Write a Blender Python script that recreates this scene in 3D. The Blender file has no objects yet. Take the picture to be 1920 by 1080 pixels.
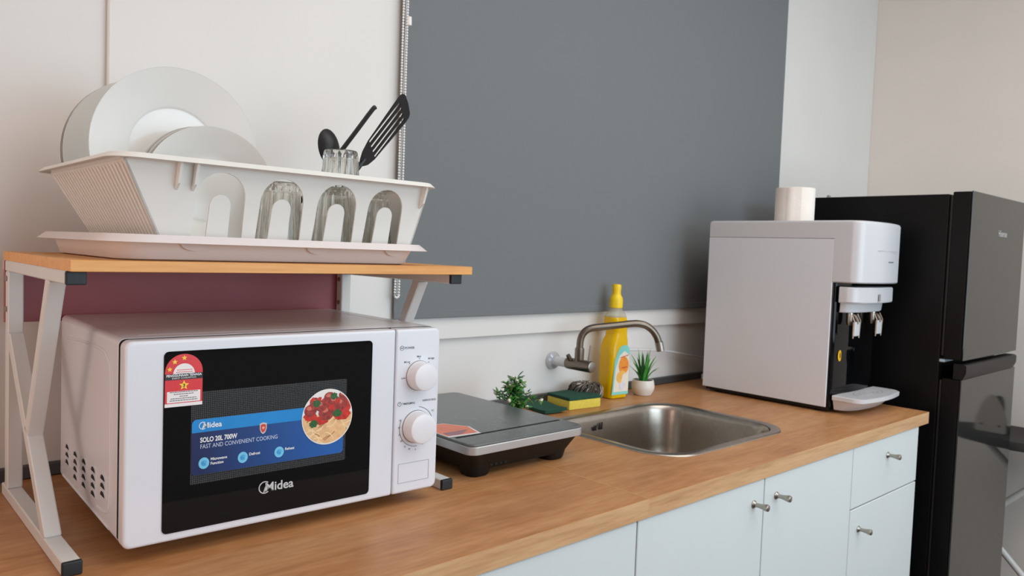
import bpy, bmesh, math, random
from mathutils import Vector, Matrix
random.seed(4)
PI = math.pi
S = bpy.context.scene
C = S.collection
H = 0.91                      # worktop height above the floor; all numbers below are measured from the worktop

# ------------------------------------------------------------------ camera
cam_d = bpy.data.cameras.new('camera'); cam = bpy.data.objects.new('camera', cam_d); C.objects.link(cam)
yaw, pitch, roll = 0.7427, -0.0483, 0.0367
f_ = Vector((math.sin(yaw)*math.cos(pitch), math.cos(yaw)*math.cos(pitch), math.sin(pitch)))
r_ = Vector((math.cos(yaw), -math.sin(yaw), 0)); u_ = r_.cross(f_)
rr_ = math.cos(roll)*r_ + math.sin(roll)*u_; uu_ = -math.sin(roll)*r_ + math.cos(roll)*u_
m = Matrix((rr_, uu_, -f_)).transposed().to_4x4()
m.translation = Vector((-1.0065, -1.3585, 0.3951 + H))
cam.matrix_world = m
cam_d.sensor_width = 36.0; cam_d.lens = 1437.1/1920*36.0
cam_d.clip_start = 0.05
cam_d.dof.use_dof = True; cam_d.dof.focus_distance = 1.05; cam_d.dof.aperture_fstop = 10
S.camera = cam

# ------------------------------------------------------------------ world, light, exposure
w = bpy.data.worlds.new('world'); S.world = w; w.use_nodes = True
bg = w.node_tree.nodes['Background']; bg.inputs[0].default_value = (0.80, 0.90, 1.0, 1); bg.inputs[1].default_value = 0.6
def area(name, loc, rot, sx, sy, power, col):
    l = bpy.data.lights.new(name, 'AREA'); l.shape = 'RECTANGLE'; l.size = sx; l.size_y = sy; l.energy = power; l.color = col
    o = bpy.data.objects.new(name, l); o.location = (loc[0], loc[1], loc[2] + H); o.rotation_euler = rot; C.objects.link(o); return o
area('window_daylight', (0.65, -3.27, 0.62), (PI/2, 0, 0), 2.7, 1.5, 50, (0.70, 0.87, 1.0))
area('ceiling_fill_light', (0.5, -1.7, 1.66), (0, 0, 0), 2.0, 2.0, 30, (1.0, 0.96, 0.92))  # added overhead fill for even ambience, no fixture behind it
area('left_fill_light', (-2.93, -1.0, 0.45), (PI/2, 0, -PI/2), 1.4, 1.5, 20, (1.0, 0.75, 0.64))  # added warm fill to brighten and tint the left-facing sides
S.view_settings.view_transform = 'Standard'; S.view_settings.look = 'None'
S.view_settings.gamma = 1; S.view_settings.use_curve_mapping = False
S.view_settings.exposure = 0.0

# ------------------------------------------------------------------ materials
def lin(c):
    return tuple((v/255/12.92) if v/255 <= 0.04045 else ((v/255+0.055)/1.055)**2.4 for v in c)
MATS = {}
def mat(name, col, rough=0.5, metal=0.0, noise=0.0, nscale=40, bump=0.0, bscale=200, **kw):
    if name in MATS: return MATS[name]
    m = bpy.data.materials.new(name); m.use_nodes = True; MATS[name] = m
    nt = m.node_tree; b = nt.nodes['Principled BSDF']
    c = lin(col) + (1,)
    b.inputs['Base Color'].default_value = c; b.inputs['Roughness'].default_value = rough; b.inputs['Metallic'].default_value = metal
    for k, v in kw.items(): b.inputs[k.replace('_', ' ')].default_value = v
    tc = nt.nodes.new('ShaderNodeTexCoord')
    if noise:
        n = nt.nodes.new('ShaderNodeTexNoise'); n.inputs['Scale'].default_value = nscale; n.inputs['Detail'].default_value = 4
        r = nt.nodes.new('ShaderNodeValToRGB'); r.color_ramp.elements[0].position = .3; r.color_ramp.elements[1].position = .7
        r.color_ramp.elements[0].color = tuple(v*(1-noise) for v in c[:3]) + (1,)
        r.color_ramp.elements[1].color = tuple(min(1, v*(1+noise)) for v in c[:3]) + (1,)
        nt.links.new(tc.outputs['Object'], n.inputs['Vector']); nt.links.new(n.outputs['Fac'], r.inputs['Fac']); nt.links.new(r.outputs['Color'], b.inputs['Base Color'])
    if bump:
        n = nt.nodes.new('ShaderNodeTexNoise'); n.inputs['Scale'].default_value = bscale; n.inputs['Detail'].default_value = 3
        bp = nt.nodes.new('ShaderNodeBump'); bp.inputs['Strength'].default_value = bump; bp.inputs['Distance'].default_value = 0.002
        nt.links.new(tc.outputs['Object'], n.inputs['Vector']); nt.links.new(n.outputs['Fac'], bp.inputs['Height']); nt.links.new(bp.outputs['Normal'], b.inputs['Normal'])
    return m
def wood(name, dark, mid, light, stretch=(1.2, 16, 16), rough=.42):
    m = bpy.data.materials.new(name); m.use_nodes = True; MATS[name] = m
    nt = m.node_tree; b = nt.nodes['Principled BSDF']; b.inputs['Roughness'].default_value = rough
    tc = nt.nodes.new('ShaderNodeTexCoord'); mp = nt.nodes.new('ShaderNodeMapping'); mp.inputs['Scale'].default_value = stretch
    n1 = nt.nodes.new('ShaderNodeTexNoise'); n1.inputs['Scale'].default_value = 2.2; n1.inputs['Detail'].default_value = 6; n1.inputs['Roughness'].default_value = .62; n1.inputs['Distortion'].default_value = .5
    n2 = nt.nodes.new('ShaderNodeTexNoise'); n2.inputs['Scale'].default_value = 14; n2.inputs['Detail'].default_value = 5
    mx = nt.nodes.new('ShaderNodeMath'); mx.operation = 'MULTIPLY_ADD'; mx.inputs[1].default_value = .35
    ml = nt.nodes.new('ShaderNodeMath'); ml.operation = 'MULTIPLY'; ml.inputs[1].default_value = .65
    r = nt.nodes.new('ShaderNodeValToRGB'); e = r.color_ramp.elements
    e[0].position = .32; e[0].color = lin(dark) + (1,); e[1].position = .68; e[1].color = lin(light) + (1,)
    k = e.new(.5); k.color = lin(mid) + (1,)
    L = nt.links.new
    L(tc.outputs['Object'], mp.inputs['Vector']); L(mp.outputs['Vector'], n1.inputs['Vector']); L(mp.outputs['Vector'], n2.inputs['Vector'])
    L(n1.outputs['Fac'], ml.inputs[0]); L(n2.outputs['Fac'], mx.inputs[0]); L(ml.outputs[0], mx.inputs[2]); L(mx.outputs[0], r.inputs['Fac']); L(r.outputs['Color'], b.inputs['Base Color'])
    bp = nt.nodes.new('ShaderNodeBump'); bp.inputs['Strength'].default_value = .06; bp.inputs['Distance'].default_value = .001
    L(mx.outputs[0], bp.inputs['Height']); L(bp.outputs['Normal'], b.inputs['Normal'])
    return m
def mixmat(name, col, tcol, fac, rough=.1, translucent=False):
    """plastic or liquid that lets coloured light through: principled mixed with a transparent (or translucent) tint"""
    m = mat(name, col, rough); nt = m.node_tree; b = nt.nodes['Principled BSDF']; out = nt.nodes['Material Output']
    t = nt.nodes.new('ShaderNodeBsdfTranslucent' if translucent else 'ShaderNodeBsdfTransparent'); t.inputs['Color'].default_value = lin(tcol) + (1,)
    mx = nt.nodes.new('ShaderNodeMixShader'); mx.inputs[0].default_value = fac
    nt.links.new(b.outputs[0], mx.inputs[1]); nt.links.new(t.outputs[0], mx.inputs[2]); nt.links.new(mx.outputs[0], out.inputs['Surface'])
    return m

M_wall = mat('wall paint', (226, 224, 221), .75, noise=.015, nscale=6, bump=.08, bscale=120)
M_panel = mat('painted board', (228, 226, 222), .6, noise=.012, nscale=5)
M_wallR = mat('beige wall paint', (236, 228, 219), .75, noise=.015, nscale=6)
M_wallL = mat('rose wall paint', (206, 164, 146), .75, noise=.02, nscale=6)
M_ceil = mat('ceiling paint', (230, 228, 224), .8, noise=.01, nscale=5)
M_floor = wood('laminate floor', (70, 50, 36), (86, 62, 46), (104, 76, 56), (16, 1.2, 16))
M_strip = mat('dark grey sealing strip', (72, 72, 74), .5, noise=.05, nscale=60)
M_top = wood('oak laminate', (158, 104, 60), (182, 128, 81), (200, 150, 102), (1.5, 9, 9))
M_edge = wood('oak edge band', (176, 130, 88), (202, 158, 114), (216, 176, 132))
M_cab = mat('pale cabinet foil', (213, 219, 218), .42, noise=.01, nscale=8)
M_carc = mat('cabinet carcass', (200, 206, 206), .6, noise=.01, nscale=8)
M_nickel = mat('brushed nickel', (168, 164, 156), .32, 1.0, noise=.05, nscale=150)
M_steel = mat('brushed steel', (176, 168, 158), .3, 1.0, noise=.06, nscale=90)
M_tapsteel = mat('satin tap steel', (126, 115, 104), .32, 1.0, noise=.05, nscale=120)
M_white = mat('white enamel', (221, 224, 231), .22, noise=.008, nscale=9)
M_whitep = mat('white plastic', (226, 226, 230), .3, noise=.008, nscale=9)
M_disp = mat('dispenser white plastic', (208, 209, 213), .3, noise=.008, nscale=9)
M_wmetal = mat('white powder coat', (214, 214, 212), .38, noise=.012, nscale=30)
M_black = mat('black plastic', (15, 15, 17), .42, noise=.1, nscale=60, Specular_IOR_Level=.3)
M_cap = mat('black rubber cap', (24, 28, 32), .5, noise=.1, nscale=90)
M_gloss = mat('black glass', (7, 8, 10), .04, noise=.1, nscale=20, Specular_IOR_Level=.22)
M_dark = mat('dark cavity and reflection', (5, 5, 6), .8, noise=.1, nscale=50)
M_shelf = wood('beech laminate', (208, 140, 66), (224, 160, 84), (236, 176, 102), (1.2, 22, 22), .4)
M_maroon = mat('maroon board', (152, 68, 74), .45, noise=.05, nscale=14)
M_blind = mat('grey blind fabric', (117, 121, 123), .8, noise=.02, nscale=260, bump=.1, bscale=900)
M_bead = mat('white bead plastic', (244, 243, 240), .5, noise=.01, nscale=90)
M_ceram = mat('ivory ceramic', (231, 230, 226), .12, noise=.01, nscale=20)
M_ceramb = mat('ivory ceramic small', (229, 227, 222), .2, noise=.01, nscale=20)
M_basket = mat('white polypropylene', (232, 230, 224), .42, noise=.01, nscale=20, Subsurface_Weight=.0)
M_tray = mixmat('frosted tray plastic', (240, 232, 230), (248, 240, 236), .18, .35, True)
M_nylon = mat('black nylon', (26, 26, 28), .42, noise=.12, nscale=80)

def glassmat(name, col=(245, 250, 248), rough=.0, ior=1.45):
    m = mat(name, col, rough); b = m.node_tree.nodes['Principled BSDF']
    b.inputs['Transmission Weight'].default_value = 1; b.inputs['IOR'].default_value = ior
    return m
M_glass = glassmat('tumbler glass', (250, 250, 246))
_nt = M_glass.node_tree; _t = _nt.nodes.new('ShaderNodeBsdfTransparent'); _t.inputs[0].default_value = (.96, .96, .94, 1); _m = _nt.nodes.new('ShaderNodeMixShader'); _m.inputs[0].default_value = .15
_nt.links.new(_nt.nodes['Principled BSDF'].outputs[0], _m.inputs[1]); _nt.links.new(_t.outputs[0], _m.inputs[2]); _nt.links.new(_m.outputs[0], _nt.nodes['Material Output'].inputs['Surface'])

# ------------------------------------------------------------------ mesh helpers
def new(): return bmesh.new()
def box(bm, x0, x1, y0, y1, z0, z1, bev=0, seg=2, mi=0):
    vs = [bm.verts.new((x, y, z)) for x in (x0, x1) for y in (y0, y1) for z in (z0, z1)]
    idx = [(0,1,3,2), (4,6,7,5), (0,4,5,1), (2,3,7,6), (0,2,6,4), (1,5,7,3)]
    fs = [bm.faces.new([vs[i] for i in f]) for f in idx]
    for f in fs: f.material_index = mi
    if bev:
        es = list({e for f in fs for e in f.edges})
        bmesh.ops.bevel(bm, geom=es, offset=bev, segments=seg, profile=.5, affect='EDGES')
    return bm
def bar(bm, a, b, wx, wp):
    """rectangular tube lying in a plane of constant x: wx across x, wp across its own direction"""
    a, b = Vector(a), Vector(b); d = (b-a).normalized(); s = Vector((1, 0, 0)); n = d.cross(s).normalized()
    q = [bm.verts.new(p + s*sx*wx/2 + n*sn*wp/2) for p in (a, b) for sx, sn in ((-1,-1), (1,-1), (1,1), (-1,1))]
    bm.faces.new(q[:4][::-1]); bm.faces.new(q[4:])
    for i in range(4): j = (i+1) % 4; bm.faces.new((q[i], q[j], q[j+4], q[i+4]))
    bmesh.ops.bevel(bm, geom=list({e for v in q for e in v.link_edges}), offset=.0015, segments=1, affect='EDGES')
def loft(bm, loops, cap0=True, cap1=True, mi=0):
    vl = [[bm.verts.new(p) for p in L] for L in loops]; n = len(vl[0])
    for A, B in zip(vl, vl[1:]):
        for i in range(n):
            j = (i+1) % n; f = bm.faces.new((A[i], A[j], B[j], B[i])); f.material_index = mi
    if cap0: bm.faces.new(vl[0][::-1]).material_index = mi
    if cap1: bm.faces.new(vl[-1]).material_index = mi
    return bm
def rr(cx, cy, hx, hy, r, n=6, z=0):
    r = min(r, hx*.999, hy*.999); P = []
    for k, (sx, sy) in enumerate(((1,1), (-1,1), (-1,-1), (1,-1))):
        for i in range(n+1):
            a = PI/2*(k + i/n); P.append((cx+sx*(hx-r)+r*math.cos(a), cy+sy*(hy-r)+r*math.sin(a), z))
    return P
def lathe(bm, prof, seg=32, c=(0,0,0), axis='z', mod=None, mi=0):
    """prof: list of (radius, height)"""
    loops = []
    for r, h in prof:
        L = []
        for i in range(seg):
            a = 2*PI*i/seg; q = max(r, 1e-5)
            if mod: q *= mod(a, h)
            x, y = q*math.cos(a), q*math.sin(a)
            p = {'z': (x, y, h), 'y': (x, h, -y), 'x': (h, x, y)}[axis]
            L.append((p[0]+c[0], p[1]+c[1], p[2]+c[2]))
        loops.append(L)
    return loft(bm, loops, mi=mi)
def tube(bm, pts, r, seg=10, cap=True, mi=0):
    P = [Vector(p) for p in pts]; n = len(P); R = r if isinstance(r, (list, tuple)) else [r]*n
    t = (P[1]-P[0]).normalized(); u = t.orthogonal().normalized(); loops = []
    for i in range(n):
        t2 = ((P[min(i+1, n-1)]-P[i]).normalized() + (P[i]-P[max(i-1, 0)]).normalized()).normalized()
        u = (u - t2*u.dot(t2)).normalized(); v = t2.cross(u)
        loops.append([P[i] + (u*math.cos(2*PI*k/seg) + v*math.sin(2*PI*k/seg))*R[i] for k in range(seg)])
    return loft(bm, loops, cap, cap, mi)
def smoothpath(pts, n=8):
    P = [Vector(p) for p in pts]; P = [P[0]*2-P[1]] + P + [P[-1]*2-P[-2]]; out = []
    for i in range(1, len(P)-2):
        for k in range(n):
            t = k/n; a, b, c, d = P[i-1:i+3]
            out.append(.5*((2*b) + (c-a)*t + (2*a-5*b+4*c-d)*t*t + (3*b-a-3*c+d)*t**3))
    return out + [P[-2]]
def prism(bm, poly, fn, d0, d1, mi=0):
    """poly of (u,v), fn(u,v,d)->point; extruded from depth d0 to d1"""
    A = [bm.verts.new(fn(u, v, d0)) for u, v in poly]; B = [bm.verts.new(fn(u, v, d1)) for u, v in poly]; n = len(poly)
    bm.faces.new(A).material_index = mi; bm.faces.new(B[::-1]).material_index = mi
    for i in range(n): j = (i+1) % n; bm.faces.new((A[j], A[i], B[i], B[j])).material_index = mi
def disc(cx, cy, rx, ry=None, n=28, a0=0, a1=2*PI, rot=0):
    ry = rx if ry is None else ry; full = abs(a1-a0-2*PI) < 1e-6; k = n if full else n+1; out = []
    for i in range(k):
        a = a0 + (a1-a0)*i/n; x, y = rx*math.cos(a), ry*math.sin(a)
        out.append((cx + x*math.cos(rot) - y*math.sin(rot), cy + x*math.sin(rot) + y*math.cos(rot)))
    return out
def arc_strip(cx, cy, r0, r1, a0, a1, n=24):
    return disc(cx, cy, r0, n=n, a0=a0, a1=a1) + disc(cx, cy, r1, n=n, a0=a1, a1=a0)
def rrect2(x0, x1, z0, z1, r, n=5): return [(p[0], p[1]) for p in rr((x0+x1)/2, (z0+z1)/2, (x1-x0)/2, (z1-z0)/2, r, n)]

# ------------------------------------------------------------------ objects
OFF = {}
def obj(name, bm, m, parent=None, smooth=True, angle=35):
    me = bpy.data.meshes.new(name)
    bmesh.ops.recalc_face_normals(bm, faces=bm.faces)
    if parent is not None and parent.name in OFF: bmesh.ops.translate(bm, verts=bm.verts, vec=-OFF[parent.name])
    bm.to_mesh(me); bm.free()
    for mm in (m if isinstance(m, (list, tuple)) else [m]): me.materials.append(mm)
    if smooth:
        for p in me.polygons: p.use_smooth = True
        me.set_sharp_from_angle(angle=math.radians(angle))
    o = bpy.data.objects.new(name, me); C.objects.link(o)
    if smooth:
        wn = o.modifiers.new('weighted_normals', 'WEIGHTED_NORMAL'); wn.keep_sharp = True; wn.weight = 60
    if parent is not None:
        o.parent = parent
        if parent.name in OFF: OFF[o.name] = OFF[parent.name]
    else: o.location.z = H
    return o
def tag(o, label, cat, group=None, kind=None):
    o['label'] = label; o['category'] = cat
    if group: o['group'] = group
    if kind: o['kind'] = kind
    return o
def thing(name, label, cat, loc, rotz=0, group=None, world=True):
    """an Empty at the thing's base; with world=True its parts are written in worktop coordinates"""
    o = bpy.data.objects.new(name, None); o.empty_display_size = .05; C.objects.link(o)
    o.location = (loc[0], loc[1], loc[2]+H); o.rotation_euler.z = rotz
    if world: OFF[o.name] = Vector(loc)
    return tag(o, label, cat, group)
def copy_tree(o, parent=None):
    c = o.copy(); C.objects.link(c); c.parent = parent
    for ch in list(o.children): copy_tree(ch, c)
    return c
def struct(name, bm, m, label, cat, parent=None):
    o = obj(name, bm, m, parent)
    if parent is None: tag(o, label, cat, kind='structure')
    return o
def text_bm(s, size, x, z, y, align='LEFT', offset=0.0, ext=.0001, sx=1.0):
    """flat lettering standing on a face that looks towards -y"""
    cu = bpy.data.curves.new('lettering', 'FONT'); cu.body = s; cu.size = size; cu.align_x = align; cu.offset = offset; cu.resolution_u = 3
    t = bpy.data.objects.new('lettering', cu); C.objects.link(t)
    dg = bpy.context.evaluated_depsgraph_get(); dg.update()
    me = bpy.data.meshes.new_from_object(t.evaluated_get(dg)); bm = bmesh.new(); bm.from_mesh(me)
    bpy.data.objects.remove(t); bpy.data.curves.remove(cu); bpy.data.meshes.remove(me)
    for v in bm.verts: v.co = Vector((x + v.co.x*sx, y, z + v.co.y))
    return bm
def merge(a, b, mi=None):
    me = bpy.data.meshes.new('tmp'); b.to_mesh(me); b.free(); n = len(a.faces); a.from_mesh(me); bpy.data.meshes.remove(me)
    if mi is not None:
        a.faces.ensure_lookup_table()
        for f in a.faces[n:]: f.material_index = mi
    return a

# ================================================================== ROOM
XL, XR, YF, YB, ZF, ZC = -3.0, 2.345, -3.2, .07, -H, 1.72
struct('floor', box(new(), XL-.1, XR+.1, YF-.1, YB+.1, ZF-.05, ZF), M_floor, 'brown wood laminate floor of the room', 'floor')
struct('ceiling', box(new(), XL-.1, XR+.1, YF-.1, YB+.1, ZC, ZC+.05), M_ceil, 'white painted ceiling above the kitchenette', 'ceiling')
struct('wall_back', box(new(), XL-.1, XR+.1, YB, YB+.1, ZF, ZC), M_wall, 'off-white wall behind the worktop', 'wall')
struct('wall_right', box(new(), XR, XR+.1, YF, YB, ZF, ZC), M_wallR, 'plain beige wall to the right of the black fridge', 'wall')
struct('wall_left', box(new(), XL-.1, XL, YF, YB, ZF, ZC), M_wallL, 'rose beige wall left of the microwave', 'wall')
bm = new(); wx0, wx1, wz0, wz1 = -.7, 2.0, -.13, 1.37
box(bm, XL, wx0, YF-.1, YF, ZF, ZC); box(bm, wx1, XR, YF-.1, YF, ZF, ZC); box(bm, wx0, wx1, YF-.1, YF, ZF, wz0); box(bm, wx0, wx1, YF-.1, YF, wz1, ZC)
struct('wall_front', bm, M_wall, 'off-white wall with the window facing the kitchenette', 'wall')
bm = new()
box(bm, wx0, wx1, YF-.06, YF+.01, wz0, wz0+.05); box(bm, wx0, wx1, YF-.06, YF+.01, wz1-.05, wz1)
for x in (wx0, (wx0+wx1)/2-.025, wx1-.05): box(bm, x, x+.05, YF-.06, YF+.01, wz0+.05, wz1-.05)
win = struct('window_1', bm, M_black, 'dark framed window letting daylight into the room', 'window')
bm = new()
for y in (-1.75, -1.025, -.30): box(bm, XL, XL+.03, y, y+.05, -.35, 1.25)
for z in (-.35, 1.2): box(bm, XL, XL+.03, -1.70, -.30, z, z+.05)
struct('fill_light_frame', bm, M_wmetal, 'added white frame around the left fill light, out of view', 'window')  # unseen frame added to go with the warm left fill
# board casing that stands proud of the back wall, with the blind hung in front of it
struct('trim_1', box(new(), -.638, XR-.001, .058, YB, .183, ZC-.001, .002, 1), M_panel, 'white wall board around the window, proud of the wall above the tap', 'wall board')
struct('trim_2', box(new(), XL+.001, XR-.001, .056, YB, .0, .021, .002, 1), M_strip, 'dark grey sealing strip where worktop meets the wall', 'sealing strip')

# ================================================================== WORKTOPS AND CABINETS
T = .0313; YW = .0555; YC = -.61
SX, SY, SHX, SHY, SR = .462, -.305, .242, .196, .092           # sink outline
bm = new()
hole = rr(SX, SY, SHX-.014, SHY-.014, SR-.014, 10)
def outer(p):
    dx, dy = p[0]-SX, p[1]-SY; k = []
    if dx > 1e-6: k.append((1.2344-SX)/dx)
    if dx < -1e-6: k.append((.0008-SX)/dx)
    if dy > 1e-6: k.append((YW-SY)/dy)
    if dy < -1e-6: k.append((YC-SY)/dy)
    s = min(k); return (SX+dx*s, SY+dy*s)
angs = sorted(set([round(math.atan2(p[1]-SY, p[0]-SX), 5) for p in hole] + [round(math.atan2(y-SY, x-SX), 5) for x in (.0008, 1.2344) for y in (YC, YW)]))
def on_hole(a):
    d = (math.cos(a), math.sin(a)); best = None
    for i in range(len(hole)):
        p, q = hole[i], hole[(i+1) % len(hole)]
        ex, ey = q[0]-p[0], q[1]-p[1]; det = d[0]*(-ey) + d[1]*ex
        if abs(det) < 1e-12: continue
        bx, by = p[0]-SX, p[1]-SY
        t = (bx*(-ey) + by*ex)/det; s = (d[0]*by - d[1]*bx)/det
        if t > 0 and -1e-4 <= s <= 1.0001: best = (SX+d[0]*t, SY+d[1]*t)
    return best
inn = [on_hole(a) for a in angs]; outr = [outer((SX+math.cos(a), SY+math.sin(a))) for a in angs]
n = len(angs)
vi = {z: [bm.verts.new((p[0], p[1], z)) for p in inn] for z in (0, -T)}; vo = {z: [bm.verts.new((p[0], p[1], z)) for p in outr] for z in (0, -T)}
for i in range(n):
    j = (i+1) % n
    bm.faces.new((vi[0][i], vo[0][i], vo[0][j], vi[0][j])); bm.faces.new((vi[-T][j], vo[-T][j], vo[-T][i], vi[-T][i]))
    bm.faces.new((vo[0][i], vo[-T][i], vo[-T][j], vo[0][j])); bm.faces.new((vi[0][j], vi[-T][j], vi[-T][i], vi[0][i]))
t = thing('worktop', 'oak laminate worktop with the steel sink let into it', 'worktop', (.6, -.3, -T))
obj('slab', bm, M_top, t, angle=20)
obj('edge_band', box(new(), .0008, 1.2352, YC-.0008, YC, -T, -.0006), M_edge, t)
obj('end_band', box(new(), 1.2344, 1.2352, YC, YW, -T, -.0006), M_edge, t)
t = thing('worktop', 'oak laminate worktop under the microwave and its stand', 'worktop', (-.65, -.3, -T))
obj('slab', box(new(), -1.3, -.0008, YC, YW, -T, 0), M_top, t)
obj('edge_band', box(new(), -1.3, -.0008, YC-.0008, YC, -T, -.0006), M_edge, t)
js = box(new(), -.0008, .0008, YC-.0010, YW, -T, .0003)
obj('joint_strip', js, mat('pale joint strip', (206, 164, 118), .5, noise=.03, nscale=80), t)

YD = -.6075
def knob(parent, x, z):
    o = obj('knob', lathe(new(), [(.0078, 0), (.0080, .0015), (.0064, .003), (.0042, .006), (.0042, .012), (.0052, .019), (.0066, .0255), (.0070, .029), (.0062, .0315), (.0034, .033)], 20, (x, YD, z), 'y'), M_nickel, parent)
    return o
def flip_y(o, y0):
    for v in o.data.vertices: v.co.y = 2*y0 - v.co.y
    o.data.flip_normals()
def cabinet(x0, fronts, label, xe=None):
    x1 = x0+1.2
    t = thing('base_cabinet', label, 'cabinet', (x0+.6, -.27, -H))
    b = new()
    for x in (x0+.0015, x1-.0195): box(b, x, x+.018, YD+.0195, .05, -.82, -T-.0005)
    box(b, x0+.02, x1-.02, YD+.0195, .05, -.82, -.802); box(b, x0+.02, x1-.02, .04, .05, -.80, -T-.001); box(b, x0+.02, x1-.02, YD+.02, YD+.09, -T-.02, -T-.0005)
    box(b, x0+.02, x1-.02, -.54, -.522, -H, -.82)
    obj('carcass', b, M_carc, t)
    for nm, fx0, fx1, fz0, fz1, kx, kz in fronts:
        d = obj(nm, box(new(), fx0+.0016, fx1-.0016, YD, YD+.018, fz0+.0016, fz1-.0016, .0012, 1), M_cab, t)
        if kx is not None:
            k = knob(d, kx, kz); flip_y(k, YD - (OFF[t.name].y))
    return t
g = -.0226; zt = -T-.001; zb = -.815; zs = -.1802
cabinet(g, [('door', g, g+.4, zb, zt, .338, -.077), ('door', g+.4, g+.8, zb, zt, .424, -.076), ('drawer', g+.8, g+1.2, zs, zt, .976, -.079), ('door', g+.8, g+1.2, zb, zs, .827, -.234)],
        'pale grey base cabinet with doors and a drawer under the sink')
cabinet(g-1.2, [('door', g-1.2, g-.8, zb, zt, g-.85, -.08), ('door', g-.8, g-.4, zb, zt, g-.75, -.08), ('door', g-.4, g, zb, zt, g-.35, -.08)],
        'pale grey base cabinet under the microwave, mostly below the frame')

# ================================================================== SINK
t = thing('kitchen_sink', 'inset stainless steel sink bowl in the oak worktop', 'sink', (SX, SY, -.16))
L = [rr(SX, SY, SHX, SHY, SR, 10, .0002), rr(SX, SY, SHX-.001, SHY-.001, SR-.001, 10, .0028), rr(SX, SY, SHX-.006, SHY-.006, SR-.006, 10, .0042),
     rr(SX, SY, SHX-.020, SHY-.020, SR-.02, 10, .0030), rr(SX, SY, SHX-.0235, SHY-.0235, SR-.0235, 10, .0008)]
obj('rim', loft(new(), L, False, False), M_steel, t, angle=60)
L = []
for ins, z in ((.0235, .0008), (.026, -.003), (.029, -.012), (.034, -.05), (.040, -.10), (.046, -.130), (.060, -.148), (.085, -.156), (.15, -.158)):
    L.append(rr(SX, SY, SHX-ins, SHY-ins, max(SR-ins*.7, .03), 10, z))
obj('bowl', loft(new(), L, False, True), M_steel, t, angle=60)
obj('drain', lathe(new(), [(.045, -.1575), (.045, -.1555), (.038, -.1545), (.034, -.1565), (.012, -.1568), (0, -.1568)], 28, (SX, SY, 0)), M_nickel, t)
for i, (dx, hh) in enumerate(((.020, .010), (.028, .013), (.042, .016), (.050, .018))):
    obj('overflow_slot', box(new(), .374+dx, .3775+dx, SY+SHY-.0355, SY+SHY-.0325, -.034, -.034+hh, .0008, 1), M_dark, t)

# ================================================================== TAP
t = thing('wall_tap', 'brushed steel wall tap with a swan spout above the sink', 'tap', (.46, .07, .107))
obj('wall_flange', lathe(new(), [(.024, .0695), (.0245, .066), (.022, .061), (.014, .058), (.013, .050)], 28, (.46, 0, .107), 'y'), mat('chromed white flange', (206, 208, 214), .2, .35, noise=.02, nscale=40), t)
obj('sleeve', lathe(new(), [(.0125, .054), (.0125, .018), (.0135, .016), (.0135, .010)], 24, (.46, 0, .107), 'y'), mat('tape white', (222, 224, 226), .4, noise=.02, nscale=60), t)
bd = obj('body', lathe(new(), [(.0145, .012), (.0150, .010), (.0150, -.069), (.0140, -.071)], 28, (.46, 0, .107), 'y'), M_tapsteel, t)
obj('end_cap', lathe(new(), [(.0136, -.0705), (.0136, -.0735), (.012, -.0745), (.0, -.0745)], 28, (.46, 0, .107), 'y'), M_nickel, bd)
ux, uy = .832, -.555
def sp(s, z): return (.46+ux*s, -.028+uy*s, z)
pts = [sp(0, .118), sp(0, .150), sp(.001, .170), sp(.006, .186), sp(.017, .198), sp(.033, .204), sp(.06, .2075), sp(.10, .2125), sp(.135, .217), sp(.155, .2175), sp(.175, .213), sp(.193, .201), sp(.206, .184), sp(.213, .166)]
obj('spout', tube(new(), smoothpath(pts, 5), .0092, 18), M_tapsteel, t)
obj('spout_collar', lathe(new(), [(.0118, .117), (.0122, .121), (.0122, .148), (.0108, .152)], 24, (.46, -.028, 0)), M_tapsteel, t)
obj('aerator', tube(new(), [sp(.2125, .170), sp(.2165, .154), sp(.218, .147)], .0108, 18), M_nickel, t)
obj('lever', tube(new(), [(.46, -.060, .119), (.46, -.062, .135), (.461, -.064, .162)], [.0036, .0028, .0024], 10), M_nickel, t)
obj('side_nut', tube(new(), [(.452, -.004, .118), (.444, -.002, .131)], [.006, .0055], 8), M_tapsteel, t)

# ================================================================== BLIND
t = thing('roller_blind', 'dark grey roller blind pulled down over the window', 'blind', (.74, .04, .235))
obj('fabric', box(new(), -.0645, 1.572, .0475, .0482, .252, 1.62), M_blind, t)
obj('hem_bar', box(new(), -.0645, 1.572, .0465, .0495, .235, .252, .001, 1), M_blind, t)
obj('roller', lathe(new(), [(.013, -.068), (.013, 1.576)], 24, (0, .0425, 1.645), 'x'), M_blind, t)
for x in (-.083, 1.577): obj('bracket', box(new(), x, x+.014, .020, .0575, 1.62, 1.67, .002, 1), M_whitep, t)
bm = new()
ico = bmesh.new(); bmesh.ops.create_icosphere(ico, subdivisions=1, radius=.0029); me_b = bpy.data.meshes.new('bead_tmp'); ico.to_mesh(me_b); ico.free()
def strand(fn, n):
    for i in range(n):
        p = fn(i); k = len(bm.verts); bm.from_mesh(me_b); bm.verts.ensure_lookup_table()
        for v in bm.verts[k:]: v.co += Vector(p)
zl = .290; nb = int((1.61-zl)/.006)
for xs, sg in ((-.0545, 1), (-.0650, -1)):
    strand(lambda i: (xs - .006*(1-(i/nb))*(1 if sg < 0 else 1) + .001*math.sin(i*.05), .036, zl+i*.006), nb)
strand(lambda i: (-.0655-.0055*math.cos(PI*i/4), .036, zl-.0055*math.sin(PI*i/4)), 5)
for xs in (-.060,): tube(bm, [(xs-.0055, .036, zl), (-.0600, .036, 1.6)], .0005, 4)
o = obj('bead_chain', bm, M_bead, t); o['kind'] = 'stuff'; bpy.data.meshes.remove(me_b)
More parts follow.
